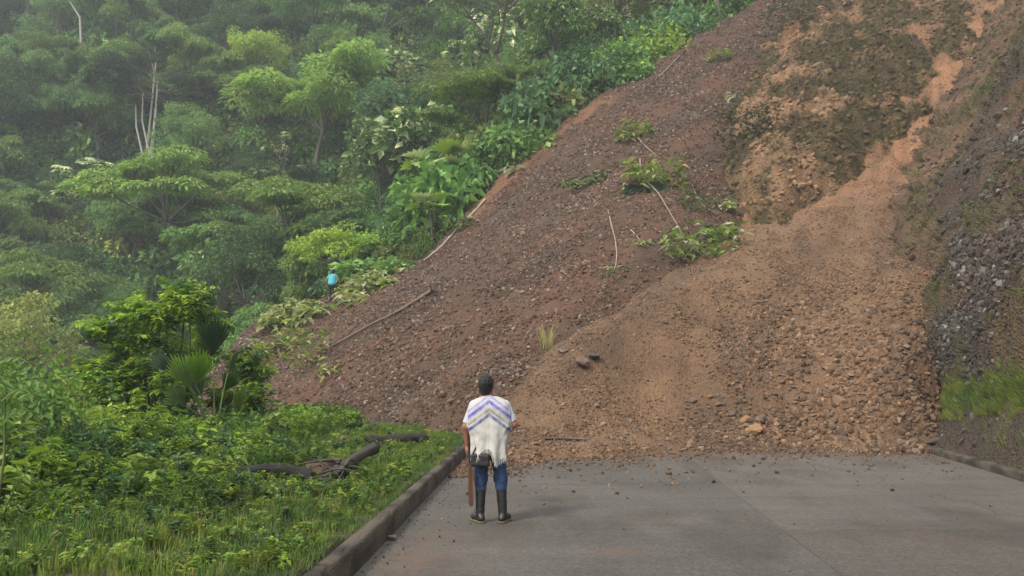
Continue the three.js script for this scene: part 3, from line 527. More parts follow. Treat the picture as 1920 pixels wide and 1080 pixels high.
// pleated fan blade on a stalk
function fan(c, hub, dir, up, Rr, spread, n, col, r, o = {}) {
  const side = v3().crossVectors(dir, up).normalize(), nrm = v3().crossVectors(side, dir).normalize();
  let prev = null; const k0 = c.v(hub.x, hub.y, hub.z, col);
  for (let k = 0; k <= n * 2; k++) {
    const w = (k / (n * 2) - .5) * spread, deep = k % 2, cut = o.cut ?? .35, rad = Rr * (deep ? 1 - cut * .4 : 1) * (1 - .22 * Math.abs(k / n - 1)) * rr(.94, 1.04, r), pl = (deep ? -1 : 1) * Rr * .03;
    const px = Math.sin(w) * rad, py = Math.cos(w) * rad, cv = o.cup ?? .2, z = cv * px * px / Rr - (o.droop ?? .3) * py * py / Rr, cc = vary(col, .14, r);
    const mid = c.v(hub.x + side.x * px * .55 + dir.x * py * .55 + nrm.x * (z * .3 + pl * 1.6), hub.y + side.y * px * .55 + dir.y * py * .55 + nrm.y * (z * .3 + pl * 1.6), hub.z + side.z * px * .55 + dir.z * py * .55 + nrm.z * (z * .3 + pl * 1.6), cc);
    const tip = c.v(hub.x + side.x * px + dir.x * py + nrm.x * (z + pl), hub.y + side.y * px + dir.y * py + nrm.y * (z + pl), hub.z + side.z * px + dir.z * py + nrm.z * (z + pl), cc);
    if (prev) { c.tri(k0, prev[0], mid); c.quad(prev[0], prev[1], tip, mid); } prev = [mid, tip];
  }
}
const G = { feather: [0.167, 0.286, 0.0828], feather2: [0.196, 0.297, 0.0746], deep: [0.0687, 0.135, 0.0415], mid: [0.108, 0.207, 0.0497], blue: [0.0883, 0.171, 0.0746], warm: [0.176, 0.207, 0.0497], lime: [0.275, 0.394, 0.0497], bright: [0.333, 0.519, 0.0365], pale: [0.392, 0.483, 0.199], silver: [0.647, 0.681, 0.415], yellow: [0.549, 0.501, 0.099], rust: [0.235, 0.153, 0.0828] };
const KINDS = {
  umbrella_tree: [umbrellaShape(101, 12, G.feather), umbrellaShape(102, 13, G.feather2), umbrellaShape(103, 11, [.12, .22, .07]), umbrellaShape(104, 14, [.17, .26, .06])],
  broadleaf_tree: [broadShape(201, 12, 3.8, 3.6, G.mid, .36, .2), broadShape(202, 14, 3.4, 4.6, G.deep, .3, .17, { clumps: 56 }), broadShape(203, 11, 4.4, 3.2, G.blue, .42, .24), broadShape(204, 13, 4, 4, G.warm, .34, .18), broadShape(205, 12, 3.2, 4.2, G.mid, .5, .3, { light: G.pale, lightShare: .12, leaves: 70 }), broadShape(206, 10, 4.2, 3, G.lime, .34, .2), broadShape(207, 13, 3, 5, [.1, .17, .05], .6, .3, { leaves: 60, light: G.pale, lightShare: .18 }), broadShape(208, 11, 3.6, 3.4, G.feather, .28, .13, { leaves: 170, clumps: 40 })],
  large_leaved_tree: [cecropiaShape(301, 11, G.mid, G.silver), cecropiaShape(302, 13, [.09, .15, .05], G.silver), broadShape(303, 10, 3, 3.4, G.mid, .75, .5, { leaves: 34, light: G.silver, lightShare: .3, clumps: 44 })],
};
const PROTO = {};
for (const k in KINDS) PROTO[k] = KINDS[k].map(([t, c]) => ({ t: t.geo(true), c: c.geo() }));
const brightMat = leafMat.clone(); brightMat.color.setRGB(1.75, 1.7, 1.5);
function plantTree(kind, variant, x, d, s, sy, spin, label, group, sink = 0, mat = forestMat) {
  const g = new THREE.Group(), q = PROTO[kind][variant % PROTO[kind].length];
  part(g, 'trunk', q.t, barkMat); part(g, 'crown', q.c, mat);
  g.position.copy(V(x, d, SURF.hillside.h(x, d) - sink)); g.scale.set(s * (1 + .18 * Math.sin(spin * 7)), sy, s * (1 - .16 * Math.sin(spin * 5))); g.rotation.set(.13 * Math.sin(spin * 11), spin, .13 * Math.cos(spin * 13));
  return top(g, kind, group ? { label, category: 'tree', group } : { label, category: 'tree' });
}
{
  const r = rng(4242), put = [];
  const room = (x, d, m) => put.every(p => (p[0] - x) ** 2 + (p[1] - d) ** 2 > ((p[2] + m) / 2) ** 2);
  // trees one can single out: [kind, variant, bearing of the foot, distance, scale, height scale, label]
  const nearEdge = (x, d) => { let m = 0; for (let a = 0; a < 6.28; a += .7) if (ground(x + Math.cos(a) * 9, d + Math.sin(a) * 9).z === 'debris') m++; return m; };
  const single = [
    ['umbrella_tree', 1, 590, 82, 2.1, 1.5, 'widest bright green feathery tree, spreading in tiers left of the slide'],
    ['umbrella_tree', 0, 560, 108, 1.6, 1.35, 'tall layered feathery tree behind the widest feathery tree'],
    ['umbrella_tree', 3, 330, 80, 1.5, 1.1, 'low wide feathery tree below the pale-trunked tree'],
    ['umbrella_tree', 2, 430, 72, 1.3, 1.0, 'flat feathery crown in the lower middle of the forest'],
    ['umbrella_tree', 2, 200, 64, 1.15, .95, 'dark-trunked flat-topped tree above the bright green shrub'],
    ['broadleaf_tree', 3, 60, 58, 1.25, 1.2, 'yellow-green broad-leaved tree at the left edge of the forest'],
    ['large_leaved_tree', 1, 500, 78, 1.3, 1.15, 'large-leaved pale tree in the middle of the forest below the feathery crowns'],
    ['large_leaved_tree', 0, 160, 86, 1.3, 1.1, 'pale large-leaved tree left of the white trunks'],
    ['large_leaved_tree', 2, 790, 66, 1.2, 1.2, 'large-leaved tree just left of the slide with silvery leaves'],
    ['broadleaf_tree', 1, 420, 106, 1.2, 1.2, 'rounded tree with lit yellow-green top high in the forest'],
  ];
  for (const [kind, vr, px, d, s, sy, lb] of single) { const x = bearing(px, 540)[0] * d; put.push([x, d, 6.5 * s]); plantTree(kind, vr, x, d, s, sy, r() * 6.28, lb, null, 0, kind === 'umbrella_tree' || vr === 3 ? brightMat : forestMat); }
  // white-stemmed tree that stands clear of the canopy
  {
    const d = 92, x = bearing(288, 300)[0] * d, g = thing('white_trunk_tree', 'tall tree with several bare white trunks on the misty hillside', 'tree'), t = new Build(), c = new Build(), rr2 = rng(9), y0 = SURF.hillside.h(x, d);
    const yT = at(288, 80, d)[2] - y0, yB = at(288, 285, d)[2] - y0, X = (px) => bearing(px, 200)[0] * d - x;
    const stems = [[288, 296, 278, 150, 100], [285, 270, 255, 170, 185], [292, 292, 300, 170, 170], [272, 262, 240, 195, 200], [281, 283, 292, 120, 95]];
    for (const [a, m, e, pm, pe] of stems) { const P = [v3(X(a), -1, rr(-.4, .4, rr2)), v3(X(a), yB, 0), v3(X(m), at(m, (pm + 285) / 2, d)[2] - y0, rr(-.6, .6, rr2)), v3(X((m + e) / 2), at(e, pm, d)[2] - y0, rr(-1, 1, rr2)), v3(X(e), at(e, pe, d)[2] - y0, rr(-1.5, 1.5, rr2))]; t.tube(P, [.2, .15, .12, .09, .05], barkPale, 6); }
    for (let k = 0; k < 26; k++) { const a = rr2() * 6.28, q = Math.sqrt(rr2()) * 6.6, h = yT + 1 - q * .55 - rr(0, 4.5, rr2), e = v3(Math.cos(a) * q, h, Math.sin(a) * q); t.tube(curve(v3(rr(-.8, .8, rr2), h - rr(1.5, 3, rr2), 0), e, v3(0, -.4, 0), 3), taper(.06, .02, 3), barkMid, 4); for (let m = 0; m < 3; m++) tuft(c, v3(e.x + rr(-1, 1, rr2), e.y + rr(-.3, .3, rr2), e.z + rr(-1, 1, rr2)), rr(1, 1.7, rr2), 230, .32, .12, vary([.06, .1, .045], .2, rr2), rr2, { flat: .22, dome: .25, level: true }); }
    g.position.copy(V(x, d, y0)); part(g, 'trunk', t.geo(true), barkMat); part(g, 'crown', c.geo(), leafMat); put.push([x, d, 9]);
  }
  // open, forked tree above the slide
  {
    const h = at(948, 175, 62), d = 62, x = h[0], y0 = SURF.hillside.h(x, d), g = thing('forked_tree', 'thin dark forked tree with open crown just above the slide edge', 'tree'), t = new Build(), c = new Build(), q = rng(19);
    const L = (px, py) => { const p = at(px, py, d); return v3(p[0] - x, p[2] - y0, rr(-.5, .5, q)); };
    const bk = [.07, .06, .05];
    t.tube([v3(.3, -1, 0), L(948, 180), L(940, 130), L(930, 100)], [.24, .2, .17, .15], bk, 6);
    const arms = [[[930, 100], [900, 60], [870, 15], [850, -40]], [[930, 100], [944, 50], [948, 5], [952, -60]], [[915, 80], [925, 40], [915, -10], [920, -50]], [[880, 30], [850, 10], [820, -10], [800, -30]], [[946, 30], [970, 0], [990, -30], [1010, -50]]];
    for (const a of arms) t.tube(a.map(p => L(...p)), [.12, .09, .07, .03], bk, 5);
    for (let k = 0; k < 64; k++) { const e = L(rr(790, 1040, q), rr(-75, 70, q)); e.z = rr(-4, 4, q); if (e.y < L(0, 60).y && q() < .6) continue; t.tube([L(rr(880, 960, q), rr(0, 60, q)), e], [.03, .012], bk, 4); tuft(c, e, rr(.5, .95, q), 70, .3, .11, vary(G.mid, .2, q), q, { flat: .4 }); }
    g.position.copy(V(x, d, y0)); part(g, 'trunk', t.geo(true), barkMat); part(g, 'crown', c.geo(), leafMat); put.push([x, d, 5]);
  }
  // slim pale trunks high on the slope
  for (const [px, py, top2, d, lb] of [[452, 40, -60, 122, 'slim bare pale trunk at the top edge of the forest'], [150, 60, 5, 112, 'slim leaning pale trunk high on the misty left slope']]) {
    const g = thing('slim_tree', lb, 'tree'), x = bearing(px, py)[0] * d, y0 = SURF.hillside.h(x, d), t = new Build(), c = new Build(), q = rng(px), Lp = (a, b) => { const p = at(a, b, d); return v3(p[0] - x, p[2] - y0, 0); }, tp = Lp(px - (px < 300 ? 18 : -3), top2);
    t.tube([v3(.3, -1, 0), Lp(px + 2, py + 12), Lp(px, (py + top2) / 2), tp], [.24, .2, .17, .1], barkPale, 6);
    for (let k = 0; k < 14; k++) tuft(c, v3(tp.x + rr(-2.4, 2.4, q), tp.y + rr(0, 2.6, q), rr(-2.4, 2.4, q)), .9, 90, .34, .18, vary(G.deep, .2, q), q, { flat: .6 });
    g.position.copy(V(x, d, y0)); part(g, 'trunk', t.geo(true), barkMat); part(g, 'crown', c.geo(), leafMat); put.push([x, d, 4]);
  }
  // the rest of the forest
  let n = 0;
  for (let k = 0; k < 9000 && n < 285; k++) {
    const d = 46 + 112 * Math.sqrt(r()), x = rr(-.82, .62, r) * d, q = ground(x, d); if (q.z !== 'hillside') continue;
    const el = (q.y + 13 - EYE) / d; if (x / d > .5 && d < 70) continue; if (el < -.1) continue; if ((q.y - EYE) / d > .62) continue;
    const edge = nearEdge(x, d); if (edge > 2) continue;
    const s = rr(.8, 1.2, r) * (d > 90 ? 1.15 : .95) * (edge ? .75 : 1), m = 4.5 * s; if (!room(x, d, m)) continue;
    const pick = n2(x * .045 + 5, d * .045) + rr(-.35, .35, r), kind = pick > .26 ? 'umbrella_tree' : pick > -.12 ? 'broadleaf_tree' : r() < .65 ? 'large_leaved_tree' : 'broadleaf_tree';
    put.push([x, d, m]); n++;
    const [sx, sy] = seenAt(x, d, q.y + 9 * s), where = (sy < 60 ? 'at the top of the forest' : sy < 220 ? 'in the upper forest' : sy < 400 ? 'in the middle of the forest' : sy < 560 ? 'in the lower forest' : 'at the foot of the forest') + (sx < 170 ? ', far left' : sx < 400 ? ', left of centre' : sx < 640 ? ', towards the slide' : sx < 860 ? ', just left of the slide' : ', above the slide lip');
    const lb = (kind === 'umbrella_tree' ? 'feathery flat-topped tree ' : kind === 'broadleaf_tree' ? 'dense broad-leaved tree ' : 'tree with large pale leaves ') + where;
    plantTree(kind, r() * 24 | 0, x, d, s, s * rr(.75, 1.25, r), r() * 6.28, lb, 'trees: ' + lb);
  }
  // understorey that closes the gaps between the trunks
  const bush = [501, 502, 503, 504].map((sd, k) => { const q = rng(sd), c = new Build(); for (let m = 0; m < 30; m++) { const a = q() * 6.28, R1 = Math.sqrt(q()) * 1.9; tuft(c, v3(Math.cos(a) * R1, rr(.3, 2.1, q) * (1 - R1 * .3), Math.sin(a) * R1), rr(.45, .8, q), 46, [.3, .42, .26, .55][k], [.17, .24, .1, .34][k], vary([.9, 1, .8], .2, q), q, { flat: .75, lift: .15, droop: .4, light: [2.2, 2, 2.4], lightShare: .1 }); } return c.geo(); });
  const spots = []; const cs = [G.deep, G.mid, G.warm, G.blue, G.mid, G.feather, G.lime];
  for (let k = 0; k < 6200; k++) {
    const d = 30 + 126 * Math.sqrt(r()), x = rr(-.85, .66, r) * d, q = ground(x, d); if (q.z !== 'hillside' || (q.y - EYE) / d > .62) continue; if (x > 20 && d < 52) continue;
    const s = rr(.8, 1.9, r), c = cs[Math.min(6, Math.floor((n2(x * .09, d * .09, 7) + .6) * 4 + r() * 2.4))] || G.mid, f = rr(.7, 1.2, r); spots.push({ p: V(x, d, q.y - .3), q: new THREE.Quaternion().setFromEuler(E.set(0, r() * 6.28, 0)), s: [s, s * rr(.8, 1.6, r), s], c: c.map(v => v * f) });
  }
  mass('undergrowth', 'tangled green undergrowth between the forest trees', 'undergrowth', bush, forestMat, spots);
  // shrubs lining the lip of the slide
  const lip = []; let m = 0;
  for (let k = 0; k < 30000 && m < 120; k++) {
    const d = rr(40, 66, r), x = rr(-16, 24, r), q = ground(x, d); if (q.z !== 'hillside') continue; let near = 0; for (let a = 0; a < 6.28; a += .5) { if (ground(x + Math.cos(a) * 5, d + Math.sin(a) * 5).z === 'debris') near++; if (ground(x + Math.cos(a) * 1.1, d + Math.sin(a) * 1.1).z === 'debris') near -= 50; }
    if (near < 2) continue; if (!lip.every(p => (p[0] - x) ** 2 + (p[1] - d) ** 2 > 1.9)) continue; lip.push([x, d]); m++;
    const g = new THREE.Group(), hi = sstep(-10, 4, x), s = rr(.6, 1.0, r) * (.65 + .5 * hi), top2 = x > 8;
    const mat = lipMats()[top2 ? 3 + (r() * 2 | 0) : r() * 4 | 0];
    part(g, 'foliage', bush[r() * 4 | 0], mat); g.position.copy(V(x, d, q.y - .25)); g.scale.set(s, s * rr(1, 1.7, r), s); g.rotation.y = r() * 6.28;
    const [sx] = seenAt(x, d, q.y), lb = (top2 ? 'yellow-green leafy shrub ' : 'leafy shrub ') + (sx < 700 ? 'on the lip of the slide near the climber' : sx < 900 ? 'on the lip of the slide by the fan palms' : sx < 1080 ? 'in the dark thicket on the middle of the slide lip' : 'at the upper end of the slide lip'); top(g, 'crest_shrub', { label: lb, category: 'shrub', group: 'shrubs: ' + lb });
  }
  function lipMats() { if (!lipMats.m) lipMats.m = [[.075, .11, .035], [.11, .165, .035], [.14, .165, .045], [.12, .19, .035], [.21, .26, .04]].map(c => { const q = leafMat.clone(); q.color.setRGB(...c); return q; }); return lipMats.m; }
  // glossy dark bush on the lip
  { const p = at(1125, 165, 56), q = rng(61), g = thing('glossy_bush', 'dense deep green bush hanging over the lip of the slide', 'bush'), c = new Build(), t = new Build(), y0 = gy(p[0], 57); for (let k = 0; k < 60; k++) { const u = rv(q), e = v3(u.x * 2.5, 2.6 + u.y * 2.6, u.z * 1.8); tuft(c, e, .7, 60, .24, .13, vary([.045, .13, .025], .2, q), q, { droop: .4 }); if (k % 5 === 0) t.tube([v3(0, -.5, 0), v3(e.x * .5, e.y * .5, e.z * .5), e], [.09, .05, .02], barkDark, 4); } g.position.copy(V(p[0], 57, y0)); part(g, 'trunk', t.geo(true), barkMat); part(g, 'crown', c.geo(), leafMat); }
  // fan palms at the lip
  const palm = (px, py, d, s, lb, n) => { const p = at(px, py, d), q = rng(px), g = thing('fan_palm', lb, 'palm'), t = new Build(), c = new Build(), y0 = gy(p[0], d); const hy = p[2] - y0; t.tube([v3(0, -.5, 0), v3(.1, hy * .5, 0), v3(0, hy, 0)], [.12, .1, .08], barkDark, 6);
    for (let k = 0; k < n; k++) { const a = k * 2.4 + q(), e = rr(-.1, .9, q), dir = v3(Math.cos(a) * Math.cos(e), Math.sin(e), Math.sin(a) * Math.cos(e)), hub = v3(dir.x * .8 * s, hy + dir.y * .8 * s, dir.z * .8 * s); t.tube([v3(0, hy, 0), hub], [.025, .02], [.12, .16, .05], 4); fan(c, hub, dir, v3(0, 1, 0), 1.15 * s, 3.6, 13, q() < .4 ? G.pale : G.lime, q, { cut: .5, droop: .45 }); }
    g.position.copy(V(p[0], d, y0)); part(g, 'trunk', t.geo(true), barkMat); part(g, 'fronds', c.geo(), leafMat); };
  palm(815, 310, 51, 1.35, 'fan palm with a bright pale frond beside the slide lip', 9); palm(868, 300, 52, 1.0, 'smaller fan palm with yellow-green fronds right of the bright palm', 7); palm(808, 395, 47.5, .95, 'low drooping fan palm above the fallen pale trunk', 7);
}
// ------------------------------------------------------------------ grass and weeds of the verge and banks
function bladeTuft(seed, n, h, w, spread, c0, c1) {
  const q = rng(seed), b = new Build();
  for (let k = 0; k < n; k++) {
    const a = q() * 6.28, o = Math.sqrt(q()) * spread, x = Math.cos(a) * o, z = Math.sin(a) * o, L = h * rr(.5, 1.15, q), lean = rr(.1, .7, q) * L, la = a + rr(-.9, .9, q), dx = Math.cos(la) * lean, dz = Math.sin(la) * lean, sx = -Math.sin(la) * w * .5, sz = Math.cos(la) * w * .5, c = mix3(c0, c1, q());
    const p0 = b.v(x - sx, -.02, z - sz, c), p1 = b.v(x + sx, -.02, z + sz, c), p2 = b.v(x + dx * .4 + sx * .8, L * .62, z + dz * .4 + sz * .8, c), p3 = b.v(x + dx * .4 - sx * .8, L * .62, z + dz * .4 - sz * .8, c), p4 = b.v(x + dx, L * .95, z + dz, c);
    b.quad(p0, p1, p2, p3); b.tri(p3, p2, p4);
  }
  return b.geo();
}
function herb(seed, h, L, W, n, kind, q = rng(seed)) {                  // stem with leaves in pairs
  const b = new Build(), cs = [1, 1, 1];
  const stems = kind === 'clump' ? 6 : kind === 'fern' ? 7 : 3;
  for (let s = 0; s < stems; s++) {
    const a = q() * 6.28, ln = h * rr(.6, 1.1, q), out = kind === 'fern' ? rr(.5, .9, q) : rr(.12, .45, q), e = v3(Math.cos(a) * ln * out, ln * (1 - out * .35), Math.sin(a) * ln * out), pts = curve(v3(rr(-.04, .04, q), -.03, rr(-.04, .04, q)), e, v3(0, ln * .12, 0), 5);
    b.tube(pts, taper(.007, .003), [.55, .7, .4], 3, 0, false);
    for (let k = 0; k < n; k++) {
      const t = rr(.15, 1, q), i = Math.min(4, t * 5 | 0), f = t * 5 - i, p = v3().lerpVectors(pts[i], pts[i + 1], f), ax = v3().subVectors(pts[i + 1], pts[i]).normalize(), sd = sideOf(ax, q), dir = kind === 'fern' ? v3().copy(v3(-ax.z, .05, ax.x).normalize()).multiplyScalar(k % 2 ? 1 : -1).addScaledVector(ax, .4).normalize() : v3().copy(sd).addScaledVector(ax, .35).add(v3(0, .15, 0)).normalize(), w = v3(dir.z, rr(-.25, .25, q), -dir.x).normalize(), z = rr(.6, 1.15, q) * (kind === 'fern' ? 1.15 - .8 * t : 1);
      b.leaf(p, dir, w, L * z, W * z, vary(cs, .22, q), .18, .3);
    }
  }
  return b.geo();
}
const grassGeo = [bladeTuft(601, 12, .12, .010, .08, [.75, .85, .8], [1.2, 1.1, .9]), bladeTuft(602, 10, .17, .011, .09, [.8, .8, .8], [1.15, 1.2, 1]), bladeTuft(603, 14, .085, .011, .09, [.7, .85, .9], [1.3, 1.15, .8])];
const herbGeo = [herb(611, .6, .13, .065, 16, 'herb'), herb(612, .5, .2, .12, 7, 'clump'), herb(613, .7, .12, .04, 26, 'fern'), herb(614, .75, .1, .045, 22, 'herb'), herb(615, .42, .09, .06, 14, 'clump'), herb(616, .85, .24, .14, 8, 'herb')];
const upright = (r, n, k = .35) => { const a = r() * 6.28; const q = new THREE.Quaternion().setFromEuler(E.set(0, a, 0)); if (n) q.premultiply(new THREE.Quaternion().slerp(new THREE.Quaternion().setFromUnitVectors(v3(0, 1, 0), n), k)); return q; };
{
  const r = rng(909), grass = [], weeds = [];
  // how the verge is grown over: 0 short grass near the kerb and at the near end, 1 leafy weeds
  const wild = (x, d) => clamp(sstep(-3.4, -4.9, x - .7 + fbm(x * .6, d * .6, 3, 3) * 2.2 + .1 * (d - 10)) * sstep(6.6, 8.2, d + fbm(x * .5, d * .5, 8, 2) * 2));
  const clear = [[395, 905], [425, 900], [450, 895], [480, 890], [505, 888], [548, 890], [585, 900], [600, 905], [630, 908], [655, 900], [690, 890], [610, 925], [640, 925], [686, 834], [720, 838], [760, 838], [796, 836], [622, 800], [640, 840]].map(([a, b]) => hit(a, b));
  const bare = (x, d) => Math.max(clear.some(h => (h.x - x) ** 2 + ((h.d - d - .3) / 1.8) ** 2 < .07) ? 1.2 : 0, Math.exp(-(((x + 2.9) / 1.0) ** 2 + ((d - 10.2) / .9) ** 2)) * 1.1, sstep(.16, .34, fbm(x * .9 + 3, d * .9, 22, 3)));
  for (let k = 0; k < 60000; k++) {
    const d = 5.5 + 15.5 * r(), x = rr(-12, xL(d) - .15, r), w = wild(x, d), q = ground(x, d); if (q.z !== 'verge' || r() < w * .8 || r() < bare(x, d) * .9 || r() < .45) continue; if (x / d < -.78) continue;
    const edge = sstep(xL(d) - .7, xL(d) - .25, x), s = rr(.55, 1.15, r) * (1 - .45 * edge) * (d > 12 ? 1.1 : 1), t = fbm(x * 1.2, d * 1.2, 17, 3), c = r() < .1 ? [.26, .22, .1] : mix3([.07, .16, .03], [.2, .27, .04], clamp(.4 + t * 2.2)), f = rr(.6, 1.25, r);
    grass.push({ p: V(x, d, q.y), q: upright(r), s: [s, s, s], c: c.map(v => v * f) });
  }
  mass('verge_grass', 'short bright green grass on the verge beside the left kerb', 'grass', grassGeo, leafMat, grass);
  const wc = [[.15, .27, .03], [.1, .2, .035], [.22, .34, .03], [.07, .15, .04], [.2, .28, .05], [.28, .36, .04]];
  for (let k = 0; k < 21000; k++) {
    const d = 6.6 + 19 * Math.sqrt(r()), x = rr(-17, -2.4, r), q = ground(x, d); if (q.z !== 'verge' || x / d < -.8) continue; const w = wild(x, d); if (r() > w * .85 + .04 || r() < bare(x, d) * .8 * (bare(x, d) > 1.1 ? 1 : 1 - w)) continue;
    const s = rr(.4, 1.25, r) * (.7 + .85 * sstep(-4.5, -8, x) * sstep(18, 13, d)) * (w < .4 ? .5 : 1), c = wc[Math.floor(clamp((n2(x * .7, d * .7, 12) + .6) / 1.2, 0, .99) * 4 + r() * 2)], f = rr(.7, 1.15, r);
    weeds.push({ g: Math.floor(clamp((n2(x * .5 + 9, d * .5, 19) + .6) / 1.2, 0, .99) * 5 + r() * 1.6) % 6, p: V(x, d, q.y), q: upright(r, rv(r), .12), s: [s, s, s], c: c.map(v => v * f) });
  }
  for (let k = 0; k < 11000; k++) { const d = 5.6 + 14.5 * r(), x = rr(-8, xL(d) - .3, r), q = ground(x, d); if (q.z !== 'verge' || x / d < -.78 || r() > .5 + .5 * bare(x, d)) continue; const s = rr(.12, .42, r), c = wc[r() * 6 | 0], f = rr(.6, 1.1, r); weeds.push({ g: [1, 4, 0, 2][r() * 4 | 0], p: V(x, d, q.y), q: upright(r, rv(r), .2), s: [s, s * .8, s], c: c.map(v => v * f) }); }
  mass('verge_weeds', 'dense leafy green weeds covering the left verge', 'weeds', herbGeo, leafMat, weeds);
  // taller weeds that stand out of the mass
  const tallMats = wc.map(c => { const m = leafMat.clone(); m.color.setRGB(...c.map(v => v * 1.1)); return m; });
  const tall = [[30, 830, 9.2, 1.25, 5], [95, 800, 10.5, 1.1, 3], [60, 900, 8.6, 1.1, 5], [150, 780, 12.5, 1.2, 2], [215, 800, 13, 1, 0], [330, 810, 14, 1, 3], [420, 815, 14.5, .9, 0], [520, 800, 16.5, 1.1, 1], [560, 790, 17, 1.0, 3], [480, 770, 17.6, 1.2, 0], [120, 940, 8.2, .9, 2], [20, 980, 7.6, .95, 3], [90, 860, 9.8, 1.1, 0], [250, 860, 11.6, .9, 2], [380, 850, 13, .9, 1], [600, 790, 17.5, .9, 0], [450, 840, 13.6, .9, 2], [170, 850, 11, 1.1, 5]];
  for (const [px, , d, s, g] of tall) { const lb = 'leafy weed standing above the mass on the left verge, ' + (px < 100 ? 'at the left edge' : px < 300 ? 'in front of the bright shrub' : px < 470 ? 'in front of the palm plant' : 'right of the palm plant'); const x = bearing(px, 800)[0] * d, m = new THREE.Mesh(herbGeo[g], tallMats[r() * 6 | 0]); m.position.copy(V(x, d, gy(x, d))); m.scale.setScalar(s * rr(1, 1.3, r)); m.rotation.y = r() * 6.28; const o = new THREE.Group(); o.position.copy(m.position); m.position.set(0, 0, 0); m.name = 'foliage'; o.add(m); top(o, 'tall_weed', { label: lb, category: 'weed', group: 'weeds: ' + lb }); }

  // grass ledge over the earth bank on the right, sparse growth on the cutting and the spur
  const bank = [], hang = [], dry = [];
  for (let k = 0; k < 44000; k++) {
    const px = rr(1700, 2200, r), py = rr(668, 850, r), n = fbm(px * .02, py * .03, 5, 3), line = 772 - (px - 1760) * .09 + n * 40; if (r() > sstep(-.25, .2, fbm(px * .035, py * .05, 15, 3)) || py > line + 8 - 10 * r() || py < line - 45 * r() - 25 - n * 60) { if (r() > .006) continue; }
    const [u, t] = [0, 0], h = hit(px, py); if (!h || h.z !== 'cutting' || h.d > 20) continue; const s = rr(.7, 1.5, r), f = rr(.75, 1.2, r); bank.push({ p: V(h.x, h.d, h.y - .01), q: upright(r, gNormal(h.x, h.d), .3), s: [s, s, s], c: mix3([.12, .2, .035], [.22, .26, .05], clamp(.5 + n * 2 + rr(-.3, .3, r))).map(v => v * f) });
  }
  mass('bank_grass', 'bright grass growing on the ledge above the earth bank', 'grass', grassGeo, leafMat, bank.slice(0, 3000));
  for (let k = 0; k < 26000; k++) {
    const d = rr(9, 48, r), x = rr(8, 36, r), q = ground(x, d); if (q.z !== 'cutting' || q.y < 1) continue; const v = cutVeg(x, d, q.y); if (r() > sstep(-.12, .25, v) * .8) continue; const s = rr(.8, 2.2, r), f = rr(.55, 1.2, r), n = gNormal(x, d, .3);
    hang.push({ g: r() < .75 ? 1 : 0, p: V(x, d, q.y), q: upright(r, n.setY(n.y * .3).normalize(), .75), s: [s, s * .8, s], c: mix3([.10, .085, .04], [.13, .16, .035], r() * r() + (v > .2 ? .4 : 0)).map(c => c * f) });
  }
  mass('cutting_growth', 'olive grass and moss hanging on the rock cutting', 'grass', grassGeo, leafMat, hang);
  for (let k = 0; k < 34000; k++) {
    const d = rr(31, 64, r), x = rr(9, 36, r), q = ground(x, d); if (q.z !== 'spur') continue; const t = spurTint(x, d, q.y), lum = t[0]; if (r() > sstep(.26, .1, lum) * .75 + .03) continue; const s = rr(1, 2.6, r), f = rr(.55, 1.25, r), n = gNormal(x, d, .3);
    dry.push({ g: 1, p: V(x, d, q.y), q: upright(r, n.setY(n.y * .2).normalize(), .8), s: [s, s * .8, s], c: mix3([.12, .095, .05], [.12, .125, .04], r()).map(c => c * f) });
  }
  mass('spur_growth', 'matted olive-brown grass and roots hanging on the eroded spur', 'grass', grassGeo, leafMat, dry);
}
